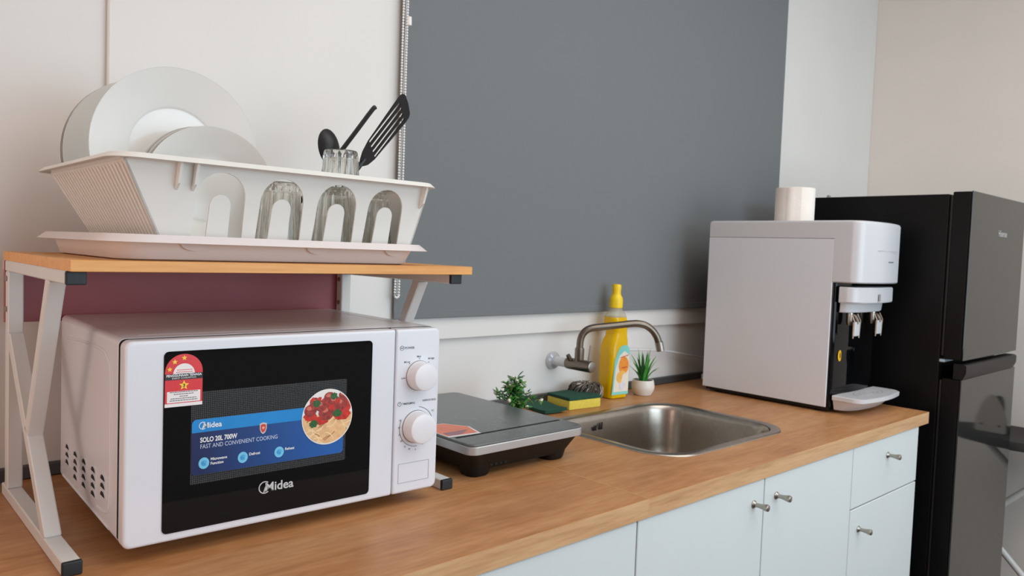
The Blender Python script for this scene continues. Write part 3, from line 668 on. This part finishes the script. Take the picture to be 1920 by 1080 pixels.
for x, y, z, lb in ((-.5080, -.3150, zbot, 'upside-down fluted glass tumbler behind the second arch of the basket'), (-.4180, -.3130, zbot, 'upside-down fluted glass tumbler behind the third arch of the basket'),
                    (-.3520, -.3080, zbot, 'upside-down fluted glass tumbler behind the rightmost arch of the basket'), (-.354, -.215, zbot, 'upside-down fluted glass tumbler in the second row, carrying another glass'),
                    (-.354, -.215, zbot+.0700, 'fluted glass tumbler rising above the basket rim beside the black utensils')):
    if tm is None: o = obj('tumbler', tumbler_bm(), M_glass, None, angle=30); tm = o
    else: o = tm.copy(); C.objects.link(o)
    tag(o, lb, 'glass', 'fluted tumblers in the dish basket'); o.location = (x, y, z+H)

# ================================================================== UTENSILS
def frame(o_, ax, up):
    ax = Vector(ax).normalized(); up = Vector(up); n_ = ax.cross(up).normalized(); u2 = n_.cross(ax).normalized(); o_ = Vector(o_)
    return lambda u, v, d: o_ + ax*u + u2*v + n_*d
# slotted turner: head up, handle down in the basket
t = thing('slotted_turner', 'black slotted turner standing head up in the dish basket', 'utensil', (-.345, -.135, zbot))
top = Vector((-.212, -.195, .652)); base = Vector((-.300, -.195, .540)); dirv = (top-base)
Wd = Vector((math.cos(.62), math.sin(.62), -.25)).normalized()
n_ = Wd.cross(dirv).normalized(); up_ = dirv.normalized(); Wd = up_.cross(n_).normalized()
def TN(u, v, d): return base + Wd*u + up_*v + n_*d
hl = dirv.length; hw = .033
b = new(); sl = .0040; nsl = 4
xsl = [-.0205, -.0068, .0068, .0205]
cuts = [-hw] + [q for x in xsl for q in (x-sl, x+sl)] + [hw]
for i in range(0, len(cuts)-1, 2):
    prism(b, [(cuts[i]*(.75 if i == 0 else 1), .028), (cuts[i+1]*(.75 if i+1 == len(cuts)-1 else 1), .028), (cuts[i+1], hl-.016), (cuts[i], hl-.016)], TN, -.0014, .0014)
prism(b, [(-hw, hl-.0162)] + [(hw, hl-.0162), (hw-.002, hl-.004), (hw-.008, hl+.001), (0, hl+.003), (-hw+.008, hl+.001), (-hw+.002, hl-.004)], TN, -.0014, .0014)
prism(b, [(-hw*.75, .0282), (-.018, .008), (-.008, -.004), (.008, -.004), (.018, .008), (hw*.75, .0282)], TN, -.0014, .0018)
obj('head', b, M_nylon, t)
obj('handle', tube(new(), [TN(0, .006, 0), TN(0, -.03, .0), (-.335, -.160, .46), (-.345, -.120, zbot+.006)], [.0042, .0052, .006, .006], 10), M_nylon, t)
# serving spoon
t = thing('serving_spoon', 'black serving spoon with its round bowl above the basket rim', 'utensil', (-.350, -.080, zbot))
sc = Vector((-.3310, -.135, .5650)); sup = Vector((-.10, .05, .62)).normalized(); sw_ = Vector((.85, .10, .12)).normalized(); sn = sw_.cross(sup).normalized()
b = new(); L = []
for k, (rf, dd) in enumerate(((.02, .010), (.35, .0088), (.65, .0058), (.9, .0012), (1.0, -.0012), (.985, -.0026), (.88, -.0008), (.62, .0040), (.33, .0068), (.02, .0078))):
    L.append([sc + sw_*(.0225*rf*math.cos(a)) + sup*(.033*rf*math.sin(a)) + sn*dd for a in [2*PI*i/32 for i in range(32)]])
loft(b, L); obj('bowl', b, M_nylon, t)
obj('handle', tube(new(), [sc - sup*.030, sc - sup*.052, (-.338, -.105, .46), (-.350, -.080, zbot+.005)], [.004, .0045, .0055, .0055], 10), M_nylon, t)
# third utensil, handle up
t = thing('ladle', 'black ladle with only its thin bent handle rising from the basket', 'utensil', (-.432, -.086, zbot))
pth = smoothpath([(-.420, -.090, zbot+.035), (-.400, -.120, .44), (-.348, -.168, .53), (-.3165, -.186, .5815), (-.2870, -.199, .6290), (-.2805, -.200, .6355)], 5)
b = new(); tube(b, pth, [.0040]*len(pth), 8)
obj('handle', b, M_nylon, t)
b = new(); L = []
for rf, zz in ((.03, -.020), (.4, -.018), (.75, -.012), (.95, -.004), (1.0, .006), (.95, .006), (.88, -.002), (.68, -.010), (.36, -.0155), (.03, -.0172)):
    L.append([(-.432+.026*rf*math.cos(a), -.086+.026*rf*math.sin(a), zbot+.0208+zz) for a in [2*PI*i/28 for i in range(28)]])
loft(b, L); obj('bowl', b, M_nylon, t)

# ================================================================== INDUCTION COOKER
ik = thing('induction_cooker', 'black glass induction cooker with a silver rim beside the microwave', 'cooker', (-.05, -.18, 0))
ix0, ix1, iy0, iy1 = -.190, .093, -.384, .018
icx, icy, ihx, ihy = (ix0+ix1)/2, (iy0+iy1)/2, (ix1-ix0)/2, (iy1-iy0)/2
L = [rr(icx, icy, ihx-a, ihy-a, .016, 6, z) for a, z in ((.030, .012), (.024, .013), (.010, .040), (.006, .0475))]
bs = obj('base', loft(new(), L), M_black, ik)
for sx in (-1, 1):
    for sy in (-1, 1):
        x, y = icx+sx*(ihx-.047), icy+sy*(ihy-.047)
        L = [rr(x, y, a, a, a*.7, 4, z) for a, z in ((.020, .0), (.0225, .003), (.032, .0385), (.032, .040))]
        obj('foot', loft(new(), L), M_black, ik)
b = new()
for k in range(4): box(b, -.130+.011*k, -.124+.011*k, iy0+.0195, iy0+.028, .018, .024)
obj('vent', b, M_dark, bs)
L = [rr(icx, icy, ihx-a, ihy-a, .018, 6, z) for a, z in ((.004, .0470), (.0004, .0476), (0, .049), (0, .0605), (.0012, .0618), (.003, .0618))]
obj('silver_rim', loft(new(), L), mat('satin silver plastic', (186, 188, 190), .3, .45, noise=.02, nscale=60), ik)
L = [rr(icx, icy, ihx-a, ihy-a, .017, 6, z) for a, z in ((.0012, .0619), (.0008, .0640), (.0022, .0658), (.004, .0660))]
gt = obj('glass_top', loft(new(), L), mat('grey glass top', (92, 96, 98), .25, noise=.1, nscale=30), ik)
b = new(); prism(b, rrect2(ix0+.012, ix1-.012, iy0+.055, iy0+.062, .001), lambda u, v, d: (u, v, d), .0658, .0662); obj('painted_reflection', b, M_dark, gt)  # dark reflection on the glass, painted as a matte black strip
b = new(); pv = lambda u, v, d: (u, v, d)
q0 = [(-.186, -.315), (-.118, -.322), (-.103, -.270), (-.130, -.225), (-.183, -.222)]
prism(b, q0, pv, .0660, .0663, 0); prism(b, [(u*.93-.0103, v*.90-.0255) for u, v in q0], pv, .0662, .0665, 1)
for k in range(4): prism(b, [(-.178+.0, -.309+.006*k), (-.178+.03+.008*k, -.3095+.006*k), (-.178+.03+.008*k, -.3065+.006*k), (-.178, -.306+.006*k)], pv, .0664, .0667, 2)
obj('corner_sticker', b, [M_lwhite, mat('sticker coral', (228, 124, 92), .35, noise=.1, nscale=70), mat('sticker slate', (96, 110, 140), .4, noise=.1, nscale=90)], gt)

# ================================================================== SMALL THINGS BY THE SINK
# soap bottle
M_liq = mixmat('yellow detergent', (255, 210, 4), (255, 222, 60), .28, .12); M_ycap = mat('yellow cap plastic', (252, 214, 30), .35, noise=.03, nscale=60)
M_clear = mixmat('clear bottle plastic', (214, 210, 190), (246, 244, 236), .6, .1)
bx_, by_ = .637, .004; rz = -.10
t = thing('dish_soap_bottle', 'tall bottle of yellow dish soap with label beside the tap', 'bottle', (bx_, by_, 0), rz, world=False)
L = [rr(dx, 0, hx, hy, r, 6, z) for dx, hx, hy, r, z in ((0, .031, .025, .014, .0), (0, .034, .0285, .015, .004), (0, .0345, .029, .015, .10), (.0, .0335, .028, .015, .140), (.003, .0305, .026, .015, .160), (.006, .0265, .024, .015, .172), (.006, .0265, .024, .015, .188), (.003, .0295, .026, .016, .202), (.001, .030, .026, .018, .212), (0, .0285, .025, .018, .224))]
bo = obj('bottle_body', loft(new(), L), M_liq, t, angle=60)
L = [rr(0, 0, hx, hy, r, 6, z) for hx, hy, r, z in ((.0285, .025, .018, .2241), (.0245, .022, .018, .235), (.0185, .018, .0175, .243), (.0155, .0155, .0155, .250))]
obj('clear_shoulder', loft(new(), L), M_clear, t, angle=60)
cp = obj('cap', lathe(new(), [(.0176, .249), (.0184, .251), (.0186, .268), (.0178, .275), (.0150, .281), (.0128, .284), (.0124, .287)], 28), M_ycap, t)
obj('nozzle', lathe(new(), [(.0120, .286), (.0116, .295), (.0124, .300), (.0126, .309), (.0112, .3135), (.003, .3145)], 24), M_ycap, cp)
yl = -.0294
lb_ = new(); prism(lb_, [(-.031, .012), (.031, .012), (.031, .138), (.020, .148), (.0, .146), (-.012, .134), (-.024, .105)], P2, yl, yl+.0004); lb = obj('label', lb_, mat('label turquoise', (134, 214, 206), .4, noise=.05), t)
b = new(); prism(b, [(-.026, .020), (.030, .020), (.030, .120), (.012, .132), (-.006, .120), (-.020, .085)], P2, yl-.0004, yl)
prism(b, disc(.010, .092, .019, .024, 22), P2, yl-.0008, yl-.0003, 1); prism(b, disc(.004, .060, .020, .018, 22), P2, yl-.0010, yl-.0003, 2); prism(b, disc(.016, .050, .013, .020, 18), P2, yl-.0012, yl-.0003, 0); prism(b, disc(.006, .036, .010, .012, 16), P2, yl-.0013, yl-.0003, 3)
obj('label_print', b, [mat('label cream', (240, 230, 214), .4, noise=.03), mat('label orange', (240, 150, 50), .4, noise=.1, nscale=90), mat('label light orange', (246, 190, 96), .4, noise=.1, nscale=90), mat('label lilac white', (226, 222, 232), .4, noise=.02)], lb, smooth=False)
b = new(); prism(b, [(.002, .084), (.024, .086), (.024, .089), (.002, .087)], P2, yl-.0015, yl-.0011); prism(b, [(-.004, .113), (.026, .119), (.026, .121), (-.004, .115)], P2, yl-.0015, yl-.0003)
obj('label_lines', b, mat('label red print', (214, 82, 40), .4, noise=.03), lb, smooth=False)

# steel wool
b = new()
for k in range(70):
    ph = random.uniform(0, 2*PI); th0 = random.uniform(0, 2*PI); tilt = random.uniform(-.3, .3); pts = []
    R0 = random.uniform(.016, .031); r0 = random.uniform(.010, .0165)
    for i in range(26):
        a = th0 + i*.20; c_ = ph + i*.75
        pts.append(((R0+r0*math.cos(c_))*math.cos(a), (R0+r0*math.cos(c_))*math.sin(a), .026 + .0240*(r0/.016)*math.sin(c_)))
    tube(b, pts, .0012, 4)
L = [[((.026+.008*math.cos(c_))*math.cos(a), (.026+.008*math.cos(c_))*math.sin(a), .026+.012*math.sin(c_)) for c_ in [2*PI*i/12 for i in range(12)]] for a in [2*PI*j/24 for j in range(24)]]
loft(b, L + [L[0]], False, False, mi=1)
o = obj('steel_scourer', b, [mat('scourer steel', (136, 128, 120), .3, .85, noise=.25, nscale=200), mat('scourer core', (34, 31, 29), .7, noise=.2, nscale=200)], None); tag(o, 'tangled steel wool scourer beside the soap bottle', 'scourer'); o.location = (.525, .004, H+.0005); o.scale = (1.05, 1.05, 1.02)
# sponge
t = thing('sponge', 'yellow sponge with a dark green scouring top beside the sink', 'sponge', (.455, -.020, 0), -.10, world=False)
M_spy = mat('yellow foam', (226, 206, 84), .9, noise=.08, nscale=240, bump=.6, bscale=500); M_spg = mat('green scouring fleece', (28, 78, 60), .95, noise=.25, nscale=300, bump=.8, bscale=700)
obj('foam', box(new(), -.054, .054, -.044, .044, .0, .024, .003, 2), M_spy, t)
obj('scouring_layer', box(new(), -.0545, .0545, -.0445, .0445, .0243, .032, .002, 2), M_spg, t)
# separate pad
b = new(); nx, ny = 8, 12; G = {}
for lay_ in (0, 1):
    for i in range(nx+1):
        for j in range(ny+1):
            u, v = (i/nx-.5)*.066, (j/ny-.5)*.125
            G[lay_, i, j] = b.verts.new((u, v, .0010+.0075*lay_+.003*(math.sin(v*60)+1)*.5+.003*max(0, u/.033)))
for i in range(nx):
    for j in range(ny):
        b.faces.new((G[1,i,j], G[1,i+1,j], G[1,i+1,j+1], G[1,i,j+1])); b.faces.new((G[0,i,j+1], G[0,i+1,j+1], G[0,i+1,j], G[0,i,j]))
for i in range(nx):
    b.faces.new((G[0,i,0], G[0,i+1,0], G[1,i+1,0], G[1,i,0])); b.faces.new((G[1,i,ny], G[1,i+1,ny], G[0,i+1,ny], G[0,i,ny]))
for j in range(ny):
    b.faces.new((G[1,0,j], G[1,0,j+1], G[0,0,j+1], G[0,0,j])); b.faces.new((G[0,nx,j], G[0,nx,j+1], G[1,nx,j+1], G[1,nx,j]))
o = obj('scouring_pad', b, M_spg, None); tag(o, 'flat dark green scouring pad left of the sponge', 'scouring pad'); o.location = (.350, -.006, H); o.rotation_euler.z = -.15
# succulent in white pot
M_pot = mat('white glazed pot', (232, 226, 218), .35, noise=.02, nscale=40); M_soil = mat('dark soil', (40, 32, 26), .95, noise=.3, nscale=200); M_leaf = mat('green leaf', (62, 150, 52), .45, noise=.2, nscale=60); M_leafd = mat('dark green leaf', (44, 100, 54), .45, noise=.2, nscale=60)
def pot(t, r, h):
    obj('pot', lathe(new(), [(r*.55, 0), (r*.72, .001), (r*.96, h*.35), (r*1.0, h*.6), (r*.93, h*.92), (r*.90, h), (r*.82, h), (r*.82, h*.88), (.001, h*.86)], 32), M_pot, t)
    obj('soil', lathe(new(), [(r*.80, h*.87), (r*.80, h*.90), (.001, h*.93)], 20), M_soil, t)
t = thing('potted_succulent', 'small spiky green succulent in a round white pot by the bottle', 'plant', (.742, -.020, 0), world=False)
pot(t, .033, .043)
def blade(t, base, ang, lean, ln, wd, m, nm='leaf'):
    b = new(); d = Vector((math.cos(ang), math.sin(ang), 0)); s_ = Vector((-math.sin(ang), math.cos(ang), 0)); L = []
    for i in range(7):
        f = i/6; z = ln*f*math.cos(lean*f*.8); x = ln*f*math.sin(lean*f*.9+lean*.25); wv = wd*(1-f)**.7*(.75+.5*f) + .0003; th_ = wv*.45
        c_ = Vector(base) + d*x + Vector((0, 0, z)); L.append([c_+s_*wv, c_-d*th_, c_-s_*wv, c_+d*th_*.4])
    loft(b, L); return obj(nm, b, m, t)
for i in range(20):
    ring = i % 3; a = i*2.4; blade(t, (.008*math.cos(a), .008*math.sin(a), .036), a, (.12, .42, .75)[ring]+random.uniform(-.06, .06), (.088, .072, .055)[ring]*random.uniform(.9, 1.12), .0066, M_leaf if i % 4 else M_leafd)
# flowering artificial plant
t = thing('potted_sprig', 'small bushy plant with white buds behind the induction cooker', 'plant', (.168, -.105, 0), world=False)
pot(t, .026, .034)
M_bud = mat('white bud', (240, 238, 214), .5, noise=.05, nscale=80)
lm = {}
for k, mm in enumerate((M_leaf, M_leafd, mat('olive leaf', (104, 136, 70), .5, noise=.2, nscale=80))):
    b = new(); L = []
    for i in range(5):
        f = i/4; wv = .0026*math.sin(PI*min(.96, f*.9+.08)); L.append([Vector((f*.014, wv, .001*math.sin(f*3))), Vector((f*.014, 0, .0012*math.sin(f*3)+.0005)), Vector((f*.014, -wv, .001*math.sin(f*3))), Vector((f*.014, 0, -.0005))])
    loft(b, L); me = bpy.data.meshes.new('sprig_leaf'); bmesh.ops.recalc_face_normals(b, faces=b.faces); b.to_mesh(me); b.free(); me.materials.append(mm); lm[k] = me
bb = new(); bmesh.ops.create_icosphere(bb, subdivisions=1, radius=.0044)
for v in bb.verts: v.co.z *= 1.5
bud_me = bpy.data.meshes.new('bud'); bb.to_mesh(bud_me); bb.free(); bud_me.materials.append(M_bud)
for p_ in bud_me.polygons: p_.use_smooth = True
for s_i in range(24):
    a = s_i*2.399; ln = random.uniform(.055, .092); lean = random.uniform(.05, .75); 
    if s_i % 3 == 0: lean = random.uniform(.9, 1.3); ln *= .8
    pts = [Vector((.006*math.cos(a), .006*math.sin(a), .030))]
    for i in range(1, 6):
        f = i/5; rr2 = ln*f*math.sin(lean*f**.7*.8); zz = .030 + ln*f*math.cos(lean*f*.9); pts.append(Vector((rr2*math.cos(a), rr2*math.sin(a), zz)))
    stem = obj('stem', tube(new(), pts, [.0011, .001, .001, .0009, .0008, .0006], 5), M_leafd, t)
    for i in range(1, 6):
        for q in range(6):
            o = bpy.data.objects.new('leaf', lm[random.choice((0, 1, 1, 2))]); C.objects.link(o); o.parent = stem
            o.location = pts[i].lerp(pts[i-1], random.random()*.6); o.rotation_euler = (random.uniform(-.6, .6), random.uniform(-.9, .6), random.uniform(0, 2*PI)); k = random.uniform(.85, 1.3); o.scale = (k, k, k)
    if s_i % 3 != 1:
        o = bpy.data.objects.new('bud', bud_me); C.objects.link(o); o.parent = stem; o.location = pts[-1]; o.rotation_euler = (lean*.8, 0, a+PI/2)

# ================================================================== WATER DISPENSER
wd = thing('water_dispenser', 'white countertop water dispenser with black front and two taps', 'water dispenser', (1.09, -.27, 0))
dx0, dx1, dyb, dyf = .965, 1.228, -.070, -.447
obj('side_panel', box(new(), dx0, dx0+.012, dyf, dyb, .014, .4575, .001, 1), M_white, wd)
obj('side_panel', box(new(), dx1-.012, dx1, dyf, dyb, .014, .4575, .001, 1), M_white, wd)
obj('core', box(new(), dx0+.0125, dx1-.0125, dyf+.014, dyb-.002, .014, .456), M_black, wd)
obj('base', box(new(), dx0+.004, dx1-.004, dyf-.008, dyb-.01, .006, .0138), M_black, wd)
for x in (dx0+.03, dx1-.03):
    for y in (dyf+.03, dyb-.04): obj('foot', lathe(new(), [(.012, 0), (.013, .0058)], 14, (x, y, 0)), M_black, wd)
# lid and front hood in one shell, rounded at the front
def hood(z, ins=0, yf_=-.520, r=.030):
    P = [(dx1-ins, dyb-.001-ins, z), (dx0+ins, dyb-.001-ins, z)]
    for k in range(7): a = PI+PI/2*k/6; P.append((dx0+ins+r+(r)*math.cos(a), yf_+ins+r+r*math.sin(a)+.012*0, z))
    for k in range(1, 8): f = k/8; P.append((dx0+r+(dx1-dx0-2*r)*f, yf_+ins-.010*math.sin(PI*f), z))
    for k in range(7): a = 1.5*PI+PI/2*k/6; P.append((dx1-ins-r+r*math.cos(a), yf_+ins+r+r*math.sin(a), z))
    return P
obj('lid', loft(new(), [hood(z, i) for z, i in ((.4585, 0), (.498, 0), (.5035, .002), (.506, .007))]), M_disp, wd)
def blk(z, ins=0, yf_=-.520, r=.030, yb_=-.4475):
    P = hood(z, ins, yf_, r); P[0] = (dx1-ins, yb_, z); P[1] = (dx0+ins, yb_, z); return P
fh = obj('front_hood', loft(new(), [blk(z, i) for z, i in ((.344, .003), (.347, 0), (.4585, 0))]), M_disp, wd)
obj('hood_seam', box(new(), 1.045, 1.17, -.5299, -.5285, .4303, .4312), mat('seam grey', (180, 182, 186), .5, noise=.02), fh)
b = new()
for k in range(5): box(b, 1.110+.007*k, 1.114+.007*k, -.5306, -.5290, .4005, .4030)
obj('hood_mark', b, M_ink, fh)
# black front
def ff(z, ins=0): return blk(z, ins, -.462, .012, -.4335)
fp = obj('front_panel', loft(new(), [ff(z, .004) for z in (.0145, .343)]), M_gloss, wd)
b = new(); lathe(b, [(.0085, 0), (.0085, .0012), (.007, .0016)], 22, (0, 0, 0), 'y'); 
for v in b.verts: v.co = Vector((v.co.x*1.25 + 1.003, -.4612-v.co.y*.6, v.co.z*1.75 + .150))
bd_ = obj('warning_sticker', b, mat('warning yellow', (238, 184, 24), .4, noise=.03), fp)
obj('warning_mark', box(new(), 1.0012, 1.0048, -.4630, -.4618, .144, .157), M_lblack, bd_)
tm_ = obj('tap_housing', loft(new(), [blk(z, i, -.512, .026, -.466) for z, i in ((.292, .005), (.295, .003), (.330, .003), (.3335, .005))]), M_disp, wd)
obj('tap_housing_lower', loft(new(), [blk(z, i, -.500, .020, -.466) for z, i in ((.266, .018), (.269, .016), (.2915, .014))]), M_disp, wd)
obj('indicator', box(new(), 1.083, 1.091, -.5232, -.5205, .297, .316, .0008, 1), mat('indicator grey', (150, 152, 156), .3, noise=.03), tm_)
for x in (1.012, 1.152):
    tp = obj('dispenser_tap', (lambda b: (lathe(b, [(.008, .2655), (.009, .262), (.0085, .240), (.006, .232)], 18, (x, -.478, 0)), b)[1])(new()), M_nickel, wd)
    obj('lever', box(new(), x-.016, x+.016, -.500, -.493, .205, .243, .003, 2), mat('clear lever plastic', (206, 208, 210), .2, noise=.02), tp)
    b = new(); tube(b, smoothpath([(x, -.485, .255), (x, -.491, .258), (x, -.498, .246), (x, -.4975, .238)], 4), .0042, 8); obj('lever_arm', b, M_nickel, tp)
    for sx in (-.0175, .0175): b = new(); tube(b, [(x+sx, -.491, .262), (x+sx, -.499, .245), (x+sx, -.497, .200)], .0016, 6); obj('lever_wire', b, M_nickel, tp)
# drip tray of the dispenser
def trp(z, ins, yf_): 
    P = blk(z, ins, yf_, .03, -.4635); return P
dt = obj('drip_tray', loft(new(), [trp(z, i, y) for z, i, y in ((.0065, .022, -.512), (.010, .016, -.520), (.034, .008, -.535), (.0365, .002, -.545), (.046, .002, -.546), (.048, .004, -.544))]), M_disp, wd)
b = new()
for k in range(3): prism(b, arc_strip(1.0965, -.503, .014+.016*k, .0165+.016*k, .15, PI*2-.15, 26), lambda u, v, d: (1.0965+(u-1.0965)*1.5, -.503+(v+.503)*.55, d), .0478, .0484)
obj('grate_slot', b, mat('grate grey', (168, 170, 174), .45, noise=.03), dt)

# paper roll on top
t = thing('paper_towel_roll', 'roll of white paper towel standing on the water dispenser', 'paper roll', (1.108, -.258, .5062), world=False)
pr_ = new(); lathe(pr_, [(.0535, .0), (.0545, .001), (.0545, .099), (.0535, .100), (.021, .100), (.0205, .099), (.0205, .0)], 48); obj('paper', pr_, mat('soft paper', (238, 230, 222), .9, noise=.02, nscale=60, bump=.3, bscale=300), t)
b = new(); L = []
for k in range(9):
    a = PI*1.02 + k*.09; r = .0548 + .0010*math.sin(k*.9) + .0006*k/3; L.append([(r*math.cos(a), r*math.sin(a), .002), (r*math.cos(a), r*math.sin(a), .098), ((r+.0006)*math.cos(a), (r+.0006)*math.sin(a), .098), ((r+.0006)*math.cos(a), (r+.0006)*math.sin(a), .002)])
loft(b, L); obj('loose_sheet', b, MATS['soft paper'], t)
obj('core_tube', lathe(new(), [(.0200, .001), (.0200, .0985), (.0185, .0985), (.0185, .001)], 28), mat('cardboard', (170, 140, 106), .8, noise=.05, nscale=60), t)

# white water hose on the wall
o = obj('water_hose', tube(new(), smoothpath([(.70, .0520, .120), (.80, .0515, .116), (.94, .0515, .104), (1.06, .0500, .084), (1.17, .0480, .066), (1.25, .0470, .060)], 5), .0032, 8), M_whitep, None); tag(o, 'thin white water hose running along the wall to the dispenser', 'hose')
o = obj('power_cord', tube(new(), smoothpath([(1.160, .030, .160), (1.142, .030, .158), (1.132, .030, .140), (1.140, .030, .122), (1.165, .028, .116), (1.22, .02, .116), (1.23, -.03, .08), (1.20, -.06, .05)], 6), .0042, 8), M_whitep, None); tag(o, 'white cord looping out behind the water dispenser', 'cord')
o = obj('adapter_plug', (lambda b: (box(b, 1.128, 1.175, .018, .044, .0002, .020, .004, 2), b)[1])(new()), M_whitep, None); tag(o, 'small white plug lying behind the water dispenser', 'plug')

# ================================================================== FRIDGE
fr = thing('refrigerator', 'tall black two-door refrigerator at the end of the worktop', 'refrigerator', (1.58, -.3, -H))
M_fb = mat('black fridge steel', (10, 11, 12), .42, noise=.1, nscale=30, Specular_IOR_Level=.2); M_fd = mat('black fridge glass', (26, 30, 28), .07, noise=.05, nscale=10); M_gask = mat('grey gasket', (58, 60, 60), .5, noise=.05)
fx0, fx1, fyb, fyd, fyf = 1.330, 1.828, -.075, -.597, -.656
obj('body', box(new(), fx0, fx1, fyd, fyb, -.885, .598, .004, 2), M_fb, fr)
for x in (fx0+.05, fx1-.05):
    for y in (fyd+.05, fyb-.06): obj('foot', lathe(new(), [(.018, -H), (.018, -.886)], 14, (x, y, 0)), M_black, fr)
def fdoor(z0, z1):
    d = obj('door', box(new(), fx0, fx1, fyf+.0045, fyd-.0075, z0, z1, .004, 2), M_fb, fr)
    obj('glass_front', box(new(), fx0-.0005, fx1+.0005, fyf, fyf+.0044, z0-.001, z1+.001, .0012, 1), M_fd, d)
    obj('gasket', box(new(), fx0+.012, fx1-.012, fyd-.0074, fyd-.0002, z0+.008, z1-.008), M_gask, d)
    return d
d1 = fdoor(.138, .604); d2 = fdoor(-.86, .084)
hb = new(); L = []
for y, z in ((fyf+.022, .0855), (fyf+.022, .128), (fyf-.004, .128), (fyf-.010, .124), (fyf-.010, .104), (fyf-.002, .0855)): L.append((y, z))
prism(hb, L, lambda u, v, d: (d, u, v), fx0+.0, fx1-.030); obj('handle_bar', hb, M_black, d2)
obj('hinge', box(new(), fx0+.002, fx0+.075, fyd-.012, fyd+.010, .1285, .1365, .001, 1), mat('pale hinge plastic', (176, 190, 204), .4, noise=.02), fr)
obj('top_hinge', box(new(), fx1-.07, fx1-.01, fyd-.03, fyd+.03, .5985, .606, .002, 1), M_black, fr)
b = text_bm('Hisense', .026, 1.568, .4905, fyf-.0006, offset=.0003); obj('brand_lettering', b, M_silver, d1, smooth=False)
# dust and cable end seen above the fridge
o = obj('cable_stub', tube(new(), smoothpath([(1.44, -.20, .603), (1.46, -.19, .612), (1.49, -.18, .610), (1.53, -.16, .603)], 5), .005, 8), mat('dusty grey', (150, 146, 132), .8, noise=.1, nscale=90), None); tag(o, 'short grey cable lying on top of the black refrigerator', 'cable')

# ================================================================== IRONING BOARD AND IRON (right of the fridge)
ib = thing('ironing_board', 'ironing board with charcoal cover and white legs right of the refrigerator', 'ironing board', (2.12, -.45, -H))
M_cov = mat('charcoal cover cloth', (58, 54, 52), .9, noise=.15, nscale=200, bump=.3, bscale=500)
ol = [(1.97, -.02), (1.97, -.62), (1.985, -.74), (2.03, -.86), (2.08, -.925), (2.13, -.945), (2.18, -.925), (2.23, -.86), (2.27, -.74), (2.285, -.62), (2.285, -.02)]
b = new(); loft(b, [[(2.13+(x-2.13)*k, -.48+(y+.48)*k, z) for x, y in ol] for k, z in ((.985, -.214), (1.0, -.208), (1.0, -.192), (.985, -.184))]); obj('board', b, M_cov, ib)
for nm, a, c_ in (('leg', (2.10, -.80, -.215), (2.10, -.12, -.895)), ('leg', (2.16, -.18, -.215), (2.16, -.84, -.895))):
    l_ = obj(nm, tube(new(), [a, c_], .011, 12), M_wmetal, ib)
    obj('foot_bar', tube(new(), [(c_[0]-.14, c_[1], -.898), (c_[0]+.14, c_[1], -.898)], .0115, 12), M_wmetal, l_)
obj('pivot', tube(new(), [(2.09, -.485, -.543), (2.17, -.485, -.543)], .008, 10), M_nickel, ib)
t = thing('clothes_iron', 'clothes iron standing on the ironing board, mirrored in the fridge door', 'iron', (2.11, -.78, -.184))
sole = [(-.050, .006), (-.046, .0), (.046, .0), (.050, .006), (.046, .05), (.030, .100), (.012, .128), (0, .134), (-.012, .128), (-.030, .100), (-.046, .05)]
b = new(); prism(b, sole, lambda u, v, d: (2.075+d, -.78+u, -.1835+v), 0, .008); so = obj('soleplate', b, mat('iron soleplate', (196, 192, 186), .3, .3, noise=.03), t)
for u in (-.028, .028): b = new(); prism(b, disc(u, .025, .004, n=10), lambda u_, v, d: (2.075+d, -.78+u_, -.1835+v), -.0006, .001); obj('steam_hole', b, M_dark, so)
b = new(); loft(b, [[(2.0832+d, -.78+u*k, -.1835+.0005+v*k) for u, v in sole] for d, k in ((0, .97), (.02, .92), (.045, .72), (.055, .5))]); obj('iron_body', b, M_nylon, t)
obj('iron_handle', tube(new(), smoothpath([(2.13, -.78, -.172), (2.175, -.78, -.160), (2.185, -.78, -.11), (2.165, -.78, -.075), (2.12, -.78, -.085)], 5), .013, 12), M_nylon, t)
